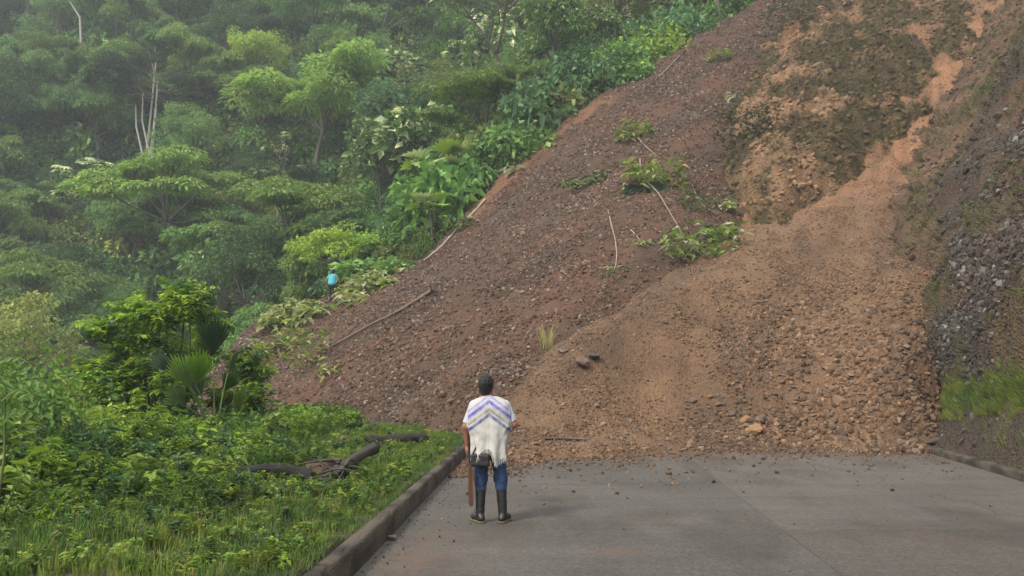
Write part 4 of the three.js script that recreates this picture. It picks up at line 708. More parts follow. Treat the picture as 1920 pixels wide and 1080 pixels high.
// ------------------------------------------------------------------ bright shrub and palm plant at the edge of the verge
{
  const q = rng(311), d = 18.6, base = at(300, 790, d), y0 = gy(base[0], d), g = thing('leafy_shrub', 'large bright lime-green shrub at the edge of the left verge', 'shrub'), t = new Build(), c = new Build();
  const X = (px) => bearing(px, 650)[0] * d - base[0], Y = py => at(300, py, d)[2] - y0;
  const lobes = [[345, 590, .5], [372, 610, .5], [320, 625, .6], [240, 612, .45], [275, 640, .6], [205, 640, .45], [210, 690, .6], [300, 680, .8], [350, 660, .6], [250, 700, .7], [400, 640, .4], [190, 720, .55], [240, 745, .6], [300, 740, .8], [430, 700, .45], [350, 740, .6], [455, 720, .4], [400, 770, .5], [200, 770, .6], [180, 745, .6], [215, 725, .7], [260, 770, .7], [225, 660, .6], [330, 700, .7], [280, 790, .6], [470, 765, .4], [340, 800, .5]];
  for (const [px, py, s] of lobes) {
    const e = v3(X(px), Y(py), rr(-.9, .9, q)); t.tube(curve(v3(X(px) * .25, -.2, 0), e, v3(rr(-.2, .2, q), 0, 0), 4), taper(.04, .012, 4), [.08, .07, .04], 4);
    const n = 16 + s * 40 | 0;
    for (let m = 0; m < n; m++) {                                      // leafy shoots arching out of each lobe
      const o = rv(q).multiplyScalar(s), p0 = v3(e.x + o.x * .4, e.y + o.y * .4 - .1, e.z + o.z * .4), a = q() * 6.28, p1 = v3(p0.x + Math.cos(a) * rr(.15, .5, q) * (.6 + s), p0.y + rr(.1, .5, q), p0.z + Math.sin(a) * rr(.15, .5, q) * (.6 + s)), pts = curve(p0, p1, v3(0, .1, 0), 4);
      t.tube(pts, taper(.008, .003, 4), [.12, .18, .04], 3, 0, false);
      const young = q() < .8, col = young ? mix3([.33, .46, .03], [.2, .36, .025], q()) : mix3([.09, .2, .03], [.05, .11, .035], q());
      for (let k = 0; k < 15; k++) { const tt = k / 14, i = Math.min(3, tt * 4 | 0), p = v3().lerpVectors(pts[i], pts[i + 1], tt * 4 - i), dir = v3(Math.cos(a + (k % 2 ? 1.1 : -1.1)) , rr(-.1, .35, q), Math.sin(a + (k % 2 ? 1.1 : -1.1))).add(rv(q).multiplyScalar(.35)).normalize(), w = v3(dir.z, rr(-.4, .4, q), -dir.x).normalize(), z = rr(.75, 1.2, q) * (young ? 1 : 1.25); c.leaf(p, dir, w, .17 * z, .074 * z, vary(col, .2, q), .2, .35); }
    }
  }
  g.position.copy(V(base[0], d, y0)); g.scale.setScalar(1.1); part(g, 'stems', t.geo(true), barkMat); part(g, 'foliage', c.geo(), leafMat);
  // palm plant with pleated fronds
  const d2 = 17.2, b2 = at(405, 790, d2), yb = gy(b2[0], d2), pg = thing('palm_plant', 'palm plant with pleated dark and lime fronds right of the bright shrub', 'palm'), st = new Build();
  pg.position.copy(V(b2[0], d2, yb));
  const at2 = (px, py, z = 0) => { const p = at(px, py, d2); return v3(p[0] - b2[0], p[2] - yb, z); };
  const fr = [[[402, 668], [412, 600], 1.25, [.03, .085, .02], 1.15, .1], [[378, 725], [362, 672], 1.1, [.2, .36, .03], .95, .6], [[386, 722], [412, 664], 1.2, [.24, .4, .03], 1.0, .55], [[362, 700], [322, 668], 1.0, [.12, .2, .1], .75, .7], [[430, 770], [448, 722], .75, [.19, .32, .03], .85, -.3], [[365, 760], [342, 722], .8, [.12, .22, .04], 1.3, .5], [[412, 735], [440, 690], .8, [.07, .15, .03], 1.2, -.2], [[385, 745], [372, 690], .9, [.09, .17, .07], 1.0, .2], [[350, 775], [318, 750], .7, [.06, .12, .04], 1.1, .4], [[430, 700], [455, 650], .75, [.22, .3, .16], .3, .1]];
  for (const [h, tp, Rr, col, sp, z] of fr) { const c2 = new Build(), hub = at2(h[0], h[1], z), tip = at2(tp[0], tp[1], z * 1.5 + .1), dir = tip.clone().sub(hub).normalize(); st.tube(curve(v3(0, -.1, 0), hub, v3(0, .15, 0), 4), taper(.022, .014, 4), [.1, .17, .04], 5); fan(c2, hub, dir, v3(.15, .35, .9).normalize(), Rr * .8, sp, 11, col, q, { cut: .6, droop: .12, cup: .55 }); part(pg, 'frond', c2.geo(), leafMat); }
  part(pg, 'stalks', st.geo(true), barkMat);
  // sapling with pinnate leaves at the left border of the view
  for (const [px, py, dd, lb, sd] of [[-10, 640, 8.6, 'sapling with drooping pinnate leaves at the left edge, above the weeds', 5], [10, 730, 7.8, 'shorter broad-leaved sapling below the pinnate sapling at the left edge', 6]]) {
    const qq = rng(sd), pb = at(px, py, dd), y1 = gy(pb[0], dd), sg = thing('sapling', lb, 'sapling'), tt = new Build(), cc = new Build(), H = pb[2] - y1; tt.tube([v3(0, -.1, 0), v3(.05, H * .5, 0), v3(0, H, 0)], [.018, .014, .008], [.1, .12, .05], 5);
    for (let k = 0; k < 9; k++) { const a = k * 2.4 + .3, h0 = H * rr(.45, 1.02, qq), L = rr(.45, .75, qq), pts = curve(v3(.02, h0, 0), v3(Math.cos(a) * L, h0 + rr(-.12, .1, qq), Math.sin(a) * L), v3(0, .14, 0), 6); tt.tube(pts, taper(.005, .002, 6), [.14, .2, .05], 3, 0, false); for (let m = 1; m < 13; m++) { const u = m / 13 * 6, i = Math.min(5, u | 0), p = v3().lerpVectors(pts[i], pts[i + 1], u - i), s = m % 2 ? 1 : -1, ax = v3().subVectors(pts[i + 1], pts[i]).normalize(), dir = v3(-ax.z * s + ax.x * .45, -.25, ax.x * s + ax.z * .45).normalize(), w = v3(dir.z, 0, -dir.x).normalize(); cc.leaf(p, dir, w, .15 * rr(.8, 1.15, qq), .05, vary([.12, .22, .04], .25, qq), .15, .25); } }
    sg.position.copy(V(pb[0], dd, y1)); part(sg, 'stem', tt.geo(true), barkMat); part(sg, 'foliage', cc.geo(), leafMat);
  }
}
{ // bushes rising out of the weeds
  const list = [[40, 645, 14.5, .95, 'tall leafy bush at the left edge behind the saplings'], [120, 700, 15.5, .8, 'rounded leafy bush between the left edge and the bright shrub'], [10, 730, 11.5, .75, 'low leafy bush at the left edge in front of the tall bush'], [170, 770, 14, .6, 'small leafy bush below the bright shrub on its left'], [500, 765, 19, .7, 'leafy bush right of the palm plant at the slide foot'], [560, 775, 18.6, .6, 'low leafy bush between the palm plant and the black stump'], [230, 790, 14.6, .55, 'small yellow-green bush in front of the bright shrub'], [330, 800, 15.5, .55, 'small dark bush below the palm fronds'], [440, 790, 17, .55, 'small leafy bush at the right foot of the palm plant']];
  list.forEach(([px, py, d, s, lb], i) => { const q = rng(1200 + i), x = bearing(px, py)[0] * d, y = gy(x, d), H = at(px, py, d)[2] - y, g = thing('verge_bush', lb, 'bush'), c = new Build(), t = new Build(), col = [[.13, .24, .035], [.19, .31, .035], [.09, .18, .035], [.24, .34, .04]][i % 4]; g.position.copy(V(x, d, y));
    for (let k = 0; k < 34; k++) { const a = q() * 6.28, o = Math.sqrt(q()) * s * 1.3, e = v3(Math.cos(a) * o, H * rr(.25, 1, q) * (1 - .25 * o), Math.sin(a) * o); if (k % 3 === 0) t.tube(curve(v3(e.x * .2, -.1, e.z * .2), e, v3(0, .05, 0), 3), taper(.014, .005, 3), [.09, .1, .04], 4); tuft(c, e, rr(.18, .32, q), 30, .17, .085, vary(col, .25, q), q, { droop: .35, lift: .1 }); }
    part(g, 'stems', t.geo(true), barkMat); part(g, 'foliage', c.geo(), leafMat); });
}
// ------------------------------------------------------------------ logs, stump and roots on the verge
const wetBark = new THREE.MeshStandardMaterial({ vertexColors: true, roughness: .7, bumpMap: tiled(gritBump, 3), bumpScale: .03 });
function log(name, label, cat, pts, rad, lift, col, sides = 9, mat = wetBark, sub = 6, extra) {
  const P = pts.map(([px, py, up]) => { const h = hit(px, py); return V(h.x, h.d, h.y + (up ?? lift)); }), cr = new THREE.CatmullRomCurve3(P), n = (pts.length - 1) * sub, o = P[0].clone(), b = new Build(), q = [];
  for (let k = 0; k <= n; k++) q.push(cr.getPoint(k / n).sub(o));
  b.tube(q, q.map((_, k) => { const t = k / n * (rad.length - 1), i = Math.min(rad.length - 2, t | 0); return lerp(rad[i], rad[i + 1], t - i); }), (t, s) => { const f = 1 + .35 * n2(t * 9, s * 1.3, 3) + .12 * n2(t * 40, s * 2.2, 8); return col.map(v => v * f); }, sides, .38);
  const g = thing(name, label, cat); g.position.copy(o); part(g, 'wood', b.geo(true, true), mat); if (extra) extra(g, q); return g;
}
log('fallen_log', 'curved blackish log lying in the grass left of the stump', 'log', [[395, 912], [450, 903], [505, 897], [548, 900], [585, 910]], [.03, .075, .085, .08, .07], .13, [.03, .027, .024], 12);
log('fallen_log', 'short dark log lying in the grass near the slide toe', 'log', [[686, 832], [720, 836], [760, 834], [796, 834]], [.06, .11, .1, .13], .12, [.04, .032, .025], 11);
{
  const c = hit(628, 905), g = thing('uprooted_stump', 'dark uprooted stump with tangled roots in the grass by the kerb', 'stump'), q = rng(31), O = V(c.x, c.d, c.y); g.position.copy(O);
  const rel = (px, py, up) => { const h = hit(px, py); return V(h.x, h.d, h.y + up).sub(O); };
  const b = new Build(); b.tube([rel(630, 905, .1), rel(655, 893, .2), rel(682, 884, .3), rel(704, 878, .36)], [.1, .085, .085, .09], (t, s) => [.033, .028, .024].map(v => v * (1 + .4 * n2(t * 7, s, 4))), 11, .5); part(g, 'trunk', b.geo(true), wetBark);
  const ball = stoneGeo(71, 3, 1, .7, .8, .5), bm = part(g, 'root_ball', ball, new THREE.MeshStandardMaterial({ color: new THREE.Color().setRGB(.075, .045, .03), roughness: .95, bumpMap: tiled(gritBump, 4), bumpScale: .06 })); bm.position.copy(rel(610, 890, .08)); bm.scale.setScalar(.3);
  for (let k = 0; k < 22; k++) { const a = rr(0, 6.28, q), L = rr(.25, .75, q), s = rel(rr(595, 655, q), rr(888, 915, q), rr(.05, .28, q)), e = v3(s.x + Math.cos(a) * L, Math.max(-.04, s.y + rr(-.35, .1, q)), s.z + Math.sin(a) * L), rb = new Build(); rb.tube(curve(s, e, v3(rr(-.12, .12, q), rr(-.05, .15, q), rr(-.1, .1, q)), 6), taper(rr(.014, .035, q), .005, 6), vary([.055, .044, .035], .35, q), 5, .2); part(g, 'root', rb.geo(true), wetBark); }
}
{ const h = hit(622, 792), g = thing('charred_stump', 'small black stump at the edge of the weeds', 'stump'), b = new Build(); b.tube([v3(0, -.1, 0), v3(.02, .12, 0), v3(.08, .26, .02), v3(.2, .34, .02)], [.2, .17, .14, .09], (t, s) => [.03, .026, .023].map(v => v * (1 + .4 * n2(t * 6, s, 4))), 10, .4); g.position.copy(V(h.x, h.d, h.y)); part(g, 'trunk', b.geo(true), wetBark); const b2 = new Build(); b2.tube([v3(-.3, 0, .1), v3(-.15, .1, .08), v3(0, .14, 0)], [.04, .06, .07], [.035, .03, .025], 7, .3); part(g, 'root', b2.geo(true), wetBark); }
// ------------------------------------------------------------------ what the slide carried down
const paleBark = new THREE.MeshStandardMaterial({ vertexColors: true, roughness: .85 });
log('fallen_tree', 'long pale fallen trunk lying along the lip of the slide', 'trunk', [[795, 492], [828, 465], [850, 441], [880, 410], [910, 377]], [.04, .06, .075, .08, .07], .13, [.34, .29, .23], 8, paleBark);
log('fallen_tree', 'thin dark trunk with a root end lying across the lower red slope', 'trunk', [[598, 668], [650, 640], [700, 612], [740, 593], [775, 572], [808, 552]], [.035, .045, .055, .06, .07, .1], .14, [.16, .11, .08], 7, paleBark, 6, (g, q) => { const e = q[q.length - 1], k = rng(8); for (let m = 0; m < 9; m++) { const b = new Build(), o = rv(k).multiplyScalar(.5); b.tube([e.clone(), e.clone().addScaledVector(o, .5), e.clone().add(o)], [.05, .03, .012], [.1, .065, .05], 4); part(g, 'root', b.geo(true), paleBark); } });
log('fallen_branch', 'bent pale branch lying upright on the middle of the red slope', 'branch', [[1140, 396], [1147, 425], [1154, 455], [1156, 490], [1146, 524]], [.03, .04, .035, .03, .012], .05, [.26, .19, .14], 6, paleBark);
log('fallen_branch', 'curved pale branch below the spur edge', 'branch', [[1300, 356], [1312, 378], [1326, 393], [1345, 404]], [.03, .04, .04, .025], .05, [.26, .2, .15], 6, paleBark);
log('fallen_branch', 'thin stick lying along the toe of the slide', 'branch', [[1020, 826], [1065, 826], [1108, 828]], [.02, .028, .02], .05, [.14, .1, .075], 6, paleBark);
log('fallen_branch', 'short forked twig on the slope right of the bent branch', 'branch', [[1182, 432], [1194, 445], [1206, 462]], [.025, .025, .015], .05, [.3, .24, .18], 5, paleBark);
log('fallen_branch', 'slender stick high on the lip of the slide', 'branch', [[1205, 168], [1240, 140], [1275, 105]], [.03, .04, .03], .06, [.28, .21, .16], 5, paleBark);
function heap(px, py, s, n, L, W, cols, label, sd, o = {}) { s *= 1.5; L *= 1.35; W *= 1.35; n = n * 1.3 | 0;              // a torn-off bunch of leaves, with its stem
  const h = hit(px, py), q = rng(sd), g = thing(o.name || 'uprooted_plant', label, 'plant', o.group), c = new Build(); if (!h) return; g.position.copy(V(h.x, h.d, h.y));
  for (let k = 0; k < n; k++) { const p = v3(rr(-1, 1, q) * s * (o.wide || 1), rr(.0, .85, q) * s * (o.high || 1), rr(-.7, .7, q) * s), a = q() * 6.28, dir = v3(Math.cos(a), rr(-.5, .6, q), Math.sin(a)).normalize(), w = v3(dir.z, rr(-.5, .5, q), -dir.x).normalize(), z = rr(.6, 1.2, q); c.leaf(p, dir, w, L * z, W * z, vary(cols[q() * cols.length | 0], .2, q), .2, .35); }
  part(g, 'foliage', c.geo(), leafMat);
  if (o.stem) { const b = new Build(), P = o.stem.map(([x, y]) => { const k = hit(x, y); return V(k.x, k.d, k.y + .14).sub(g.position); }), cr = new THREE.CatmullRomCurve3(P), pts = Array.from({ length: 13 }, (_, k) => cr.getPoint(k / 12)); b.tube(pts, taper(.045, .02, 12), [.24, .2, .15], 6); part(g, 'stem', b.geo(true), paleBark); }
  return g;
}
const GL = [.26, .38, .06], GD = [.05, .1, .045], GP = [.44, .48, .24], GY = [.36, .36, .12], GM = [.12, .2, .04];
heap(1190, 262, .75, 120, .42, .16, [GL, GM, GY], 'torn leafy plant with pale stem high on the red slope', 1, { stem: [[1196, 262], [1212, 280], [1234, 298]], high: 1.3 });
{ const g = heap(1228, 352, 1.0, 150, .45, .18, [GL, GL, GM, GY], 'largest uprooted plant, long pale trunk and dark drooping leaves on the red slope', 2, { stem: [[1200, 302], [1204, 335], [1232, 364], [1254, 400], [1283, 450]], high: 1.2 });
  const q = rng(12), c = new Build(); for (let k = 0; k < 18; k++) { const a = rr(.1, Math.PI - .1, q), hub = v3(rr(-.9, 1.1, q), rr(-.2, .25, q), .4), dir = v3(Math.cos(a) * 1.2, -.35 - .3 * q(), .75).normalize(); fan(c, hub, dir, v3(0, .5, 1).normalize(), rr(.8, 1.35, q), .5, 3, vary([.045, .085, .05], .3, q), q, { cut: .1, droop: .25 }); } part(g, 'drooping_leaves', c.geo(), leafMat); }
heap(1318, 482, 1.0, 150, .42, .15, [GL, GP, GM, [.24, .36, .06]], 'bright leafy bunch lying where the cone meets the red slope', 3, { wide: 1.1 });
heap(1340, 446, .5, 46, .36, .16, [GM, GD, GP], 'small dark green bunch above the bright leafy bunch', 4);
heap(1355, 392, .42, 36, .32, .16, [GL, GP], 'little pale-leaved tuft at the tip of the curved branch', 5);
heap(1300, 398, .6, 60, .5, .05, [GM, GD], 'dark grassy tuft between the trunk and the curved branch', 6, { high: 1.6 });
heap(1098, 350, .62, 56, .4, .2, [GD, GD, GL], 'dark green torn bunch left of the largest uprooted plant', 7, { wide: 1.5, high: .6 });
heap(1132, 332, .35, 26, .3, .15, [GD, GP], 'small grey-green bunch above the dark torn bunch', 8);
{ const h = hit(1026, 655), g = thing('grass_clump', 'clump of tall pale grass standing on the lower slope', 'grass clump'); g.position.copy(V(h.x, h.d, h.y)); part(g, 'blades', bladeTuft(77, 46, .95, .03, .22, [.3, .3, .1], [.42, .38, .18]), leafMat); }
heap(1205, 462, .22, 18, .25, .1, [GP, GL], 'tiny green sprig at the end of the forked twig', 10);
heap(1150, 515, .3, 20, .3, .1, [GP, GM], 'sparse sprig at the foot of the bent branch', 11);
heap(1348, 112, .6, 60, .4, .16, [GY, GL], 'yellow-green tuft alone near the top of the slope', 13);
heap(1375, 190, .5, 30, .4, .2, [GP, [.5, .5, .42]], 'pale scattered leaves beside the spur edge', 14);
heap(572, 690, .75, 120, .3, .12, [GL, GM, GY], 'leafy weed growing on the left foot of the red slope', 15, { high: 1.8, name: 'slope_weed' });
heap(548, 655, .55, 60, .3, .12, [GM, GL], 'smaller weed just above the leafy weed on the slope foot', 16, { high: 1.5, name: 'slope_weed' });
heap(490, 662, .6, 60, .3, .12, [GM, GP], 'low weed near the left end of the red slope', 17, { name: 'slope_weed' });
heap(618, 704, .4, 36, .3, .1, [GY, GM], 'yellowish weed right of the leafy weed on the slope foot', 18, { name: 'slope_weed' });
heap(860, 432, .7, 90, .35, .16, [GM, GL, GD], 'green bunch caught under the long pale trunk', 19);
heap(780, 445, .7, 60, .55, .3, [GY, GP, GD], 'plant with large yellowed leaves left of the pale trunk', 20, { high: 1.4 });
heap(968, 322, .6, 30, .5, .26, [[.55, .55, .42], GP], 'pale bleached leaves lying on the lip of the slide', 21, { high: .4 });
heap(910, 350, .9, 110, .4, .14, [GM, GY, GP], 'tangle of torn foliage at the upper end of the pale trunk', 22);
{ // torn plants strewn along the lip near the climber
  const q = rng(55), path = [[520, 598], [575, 575], [640, 560], [690, 525], [740, 495], [780, 462], [830, 425]]; let k = 0;
  while (k < 46) { const t = q() * (path.length - 1.001), i = t | 0, f = t - i, px = lerp(path[i][0], path[i + 1][0], f) + rr(-14, 14, q), py = lerp(path[i][1], path[i + 1][1], f) + rr(-14, 26, q); if (Math.abs(px - 620) < 30 && Math.abs(py - 560) < 40) continue; const h = hit(px, py); if (!h || h.z !== 'debris') { k += .2; continue; } heap(px, py, rr(.3, .65, q), 22 + q() * 22 | 0, .42, .19, [[GY, GP], [GP, GL], [GM, GY], [GL, GY, GP]][q() * 4 | 0], 'torn pale-leaved plant strewn along the lip, ' + (px < 600 ? 'below the climber' : px < 690 ? 'beside the climber' : px < 760 ? 'between the climber and the pale trunk' : 'by the lower end of the pale trunk'), 900 + Math.floor(k * 5), { group: 'torn plants along the lip, stretch ' + (px < 600 ? 'one' : px < 690 ? 'two' : px < 760 ? 'three' : 'four'), high: .8 }); k++; } 
  // green tongue of shrubs at the top of the red slope
  const tongue = [[1292, 78], [1310, 62], [1328, 48], [1345, 34], [1362, 20], [1378, 8], [1300, 52], [1335, 26], [1362, 2]];
  tongue.forEach(([px, py], i) => heap(px, py, rr(.8, 1.2, q), 110, .4, .18, [GM, GL, [.1, .2, .05]], 'green shrub in the strip left standing at the top of the slope', 970 + i, { name: 'slope_shrub', group: 'shrubs in the strip at the top of the slope', high: 1.3 }));
  [[1400, 262, 1.1, 'dark shrub overhanging the left edge of the spur'], [1480, 60, 1.4, 'dark shrub patch at the upper left of the spur']].forEach(([px, py, s, lb], i) => heap(px, py, s, 260, .34, .1, [[.07, .09, .03], [.05, .075, .03], [.1, .1, .04]], lb, 985 + i, { name: 'spur_shrub', high: 1.4 }));
}
// ------------------------------------------------------------------ people: one continuous body from a distance field, clothes over it
function nets(f, lo, hi, cell) {
  const n = [0, 1, 2].map(k => Math.ceil((hi[k] - lo[k]) / cell) + 1), [nx, ny, nz] = n, g = new Float32Array(nx * ny * nz), id = new Int32Array(nx * ny * nz).fill(-1), P = [], I = [], at_ = (i, j, k) => (k * ny + j) * nx + i;
  for (let k = 0; k < nz; k++) for (let j = 0; j < ny; j++) for (let i = 0; i < nx; i++) g[at_(i, j, k)] = f(lo[0] + i * cell, lo[1] + j * cell, lo[2] + k * cell);
  for (let k = 0; k < nz - 1; k++) for (let j = 0; j < ny - 1; j++) for (let i = 0; i < nx - 1; i++) {
    let s = 0, x = 0, y = 0, z = 0; const v = [];
    for (let c = 0; c < 8; c++) v.push(g[at_(i + (c & 1), j + (c >> 1 & 1), k + (c >> 2))]);
    for (let c = 0; c < 8; c++) for (const b of [1, 2, 4]) if (!(c & b)) { const e = c | b; if ((v[c] < 0) !== (v[e] < 0)) { const t = v[c] / (v[c] - v[e]); x += (c & 1) + (b === 1 ? t : 0); y += (c >> 1 & 1) + (b === 2 ? t : 0); z += (c >> 2) + (b === 4 ? t : 0); s++; } }
    if (s) { id[at_(i, j, k)] = P.length / 3; P.push(lo[0] + (i + x / s) * cell, lo[1] + (j + y / s) * cell, lo[2] + (k + z / s) * cell); }
  }
  for (let k = 1; k < nz - 1; k++) for (let j = 1; j < ny - 1; j++) for (let i = 1; i < nx - 1; i++) {
    const a = g[at_(i, j, k)] < 0, q = (A, B, C, D, flip) => { if (A < 0 || B < 0 || C < 0 || D < 0) return; flip ? I.push(A, C, B, A, D, C) : I.push(A, B, C, A, C, D); };
    if (a !== g[at_(i + 1, j, k)] < 0) q(id[at_(i, j - 1, k - 1)], id[at_(i, j, k - 1)], id[at_(i, j, k)], id[at_(i, j - 1, k)], !a);
    if (a !== g[at_(i, j + 1, k)] < 0) q(id[at_(i - 1, j, k - 1)], id[at_(i - 1, j, k)], id[at_(i, j, k)], id[at_(i, j, k - 1)], !a);
    if (a !== g[at_(i, j, k + 1)] < 0) q(id[at_(i - 1, j - 1, k)], id[at_(i, j - 1, k)], id[at_(i, j, k)], id[at_(i - 1, j, k)], !a);
  }
  const geo = new THREE.BufferGeometry(); geo.setAttribute('position', new THREE.Float32BufferAttribute(P, 3)); geo.setIndex(I); geo.computeVertexNormals(); return geo;
}
const smin = (a, b, k) => { const h = clamp(.5 + .5 * (b - a) / k); return lerp(b, a, h) - k * h * (1 - h); };
function bone(a, b, ra, rb, sx = 1, sz = 1) { const bx = (b[0] - a[0]) / sx, by = b[1] - a[1], bz = (b[2] - a[2]) / sz, L = bx * bx + by * by + bz * bz; return (x, y, z) => { const px = (x - a[0]) / sx, py = y - a[1], pz = (z - a[2]) / sz, t = clamp((px * bx + py * by + pz * bz) / L), dx = px - bx * t, dy = py - by * t, dz = pz - bz * t; return Math.sqrt(dx * dx + dy * dy + dz * dz) - lerp(ra, rb, t); }; }
const egg = (c, r) => (x, y, z) => { const a = (x - c[0]) / r[0], b = (y - c[1]) / r[1], d = (z - c[2]) / r[2], l = Math.sqrt(a * a + b * b + d * d); return (l - 1) * Math.min(r[0], r[1], r[2]); };
const blend = (fs, k) => (x, y, z) => { let d = fs[0](x, y, z); for (let i = 1; i < fs.length; i++) d = smin(d, fs[i](x, y, z), k); return d; };
function box3(pts, m) { const lo = [1e9, 1e9, 1e9], hi = [-1e9, -1e9, -1e9]; for (const p of pts) for (let k = 0; k < 3; k++) { lo[k] = Math.min(lo[k], p[k] - m); hi[k] = Math.max(hi[k], p[k] + m); } return [lo, hi]; }
const plain = g => { const o = new THREE.BufferGeometry(); o.setAttribute('position', g.attributes.position); o.setAttribute('normal', g.attributes.normal); o.setIndex(g.index); return o; };
const skinMat = new THREE.MeshStandardMaterial({ color: new THREE.Color().setRGB(...s2l([142, 94, 70])), roughness: .6 });
const hairMat = new THREE.MeshStandardMaterial({ color: new THREE.Color().setRGB(.008, .008, .009), roughness: .7, bumpMap: tiled(gritBump, 12), bumpScale: .004 });
function cloth(rgb, rough = .9) { return new THREE.MeshStandardMaterial({ color: new THREE.Color().setRGB(...s2l(rgb)), roughness: rough }); }
function handShape(w, dir, palm, thumbSide, curl) {                      // wrist, direction of the fingers, palm normal, side of the thumb
  const D = v3(...dir).normalize(), N = v3(...palm); N.addScaledVector(D, -N.dot(D)).normalize(); const T = v3().crossVectors(D, N).multiplyScalar(thumbSide), W = v3(...w), p = (a, b, c) => { const q = W.clone().addScaledVector(D, a).addScaledVector(T, b).addScaledVector(N, c); return [q.x, q.y, q.z]; };
  const fs = [bone(p(-.02, 0, 0), p(.035, 0, 0), .026, .03), bone(p(.03, .022, 0), p(.085, .026, .004), .017, .016), bone(p(.03, -.02, 0), p(.08, -.026, .004), .017, .015)], pts = [p(-.03, 0, 0), p(.2, .06, .08), p(.2, -.06, -.04), p(.1, .1, .06)];
  const fl = [.066, .074, .068, .054];
  for (let k = 0; k < 4; k++) { const b = .03 - k * .0195, L = fl[k], a0 = .085 - (k === 3 ? .008 : 0), c1 = Math.cos(curl), s1 = Math.sin(curl), c2 = Math.cos(curl * 2.1), s2 = Math.sin(curl * 2.1), k1 = [a0 + L * .5 * c1, b * 1.05, L * .5 * s1], k2 = [k1[0] + L * .5 * c2, b * 1.05, k1[2] + L * .5 * s2]; fs.push(bone(p(a0 - .01, b, 0), p(...k1), .0092, .0086)); fs.push(bone(p(...k1), p(...k2), .0086, .0074)); }
  fs.push(bone(p(.015, .03, .004), p(.05, .056, .018), .0125, .0105)); fs.push(bone(p(.05, .056, .018), p(.083, .058, .034), .0102, .0085));
  const body = blend(fs.slice(0, 3), .02), rest = fs.slice(3), f = (x, y, z) => { let d = body(x, y, z); for (const q of rest) d = smin(d, q(x, y, z), .004); return d; };
  const [lo, hi] = box3(pts, .03); return nets(f, lo, hi, .0035);
}
function headShape(c, tilt, yaw) {
  const R1 = new THREE.Matrix4().makeRotationFromEuler(new THREE.Euler(tilt, yaw, 0, 'YXZ')).invert(), e = R1.elements;
  const skull = blend([egg([0, .035, .015], [.075, .088, .098]), egg([0, -.03, -.025], [.058, .075, .07]), egg([0, -.085, -.06], [.028, .02, .025])], .04), nose = bone([0, .02, -.088], [0, -.018, -.112], .009, .013), brow = bone([-.032, .034, -.082], [.032, .034, -.082], .011, .011), lip = bone([-.018, -.05, -.091], [.018, -.05, -.091], .007, .007), chin = egg([0, -.088, -.075], [.024, .02, .02]);
  const ears = [-1, 1].map(s => egg([s * .077, .005, .008], [.012, .034, .02])), socket = [-1, 1].map(s => egg([s * .032, .016, -.093], [.017, .011, .014])), eye = [-1, 1].map(s => egg([s * .032, .016, -.08], [.0125, .0125, .0125]));
  const f = (X, Y, Z) => { const px = X - c[0], py = Y - c[1], pz = Z - c[2], x = e[0] * px + e[4] * py + e[8] * pz, y = e[1] * px + e[5] * py + e[9] * pz, z = e[2] * px + e[6] * py + e[10] * pz; let d = skull(x, y, z); d = smin(d, nose(x, y, z), .012); d = smin(d, brow(x, y, z), .012); d = smin(d, lip(x, y, z), .008); d = smin(d, chin(x, y, z), .02); for (const s of socket) d = Math.max(d, -s(x, y, z)); for (const s of eye) d = Math.min(d, s(x, y, z)); for (const s of ears) d = smin(d, s(x, y, z), .008); return d; };
  const hair = (X, Y, Z) => { const px = X - c[0], py = Y - c[1], pz = Z - c[2], x = e[0] * px + e[4] * py + e[8] * pz, y = e[1] * px + e[5] * py + e[9] * pz, z = e[2] * px + e[6] * py + e[10] * pz; const tex = .003 * Math.sin(x * 160 + n3(x * 40, y * 40, z * 40) * 5) + .004 * n3(x * 60, y * 60, z * 60); const d = smin(egg([0, .048, .022], [.09, .106, .112])(x, y, z), egg([0, -.02, .05], [.07, .07, .07])(x, y, z), .03) - tex, front = Math.max(-(z + .045 + .5 * Math.max(0, y - .06)) + 0, 0), face = -z - .03 - .9 * Math.max(0, y - .055) , nape = -.085 - y, side = (Math.abs(x) > .05 && y < .02) ? (.012 - z) : -1; return Math.max(d, face, nape, side); };
  return [f, hair];
}
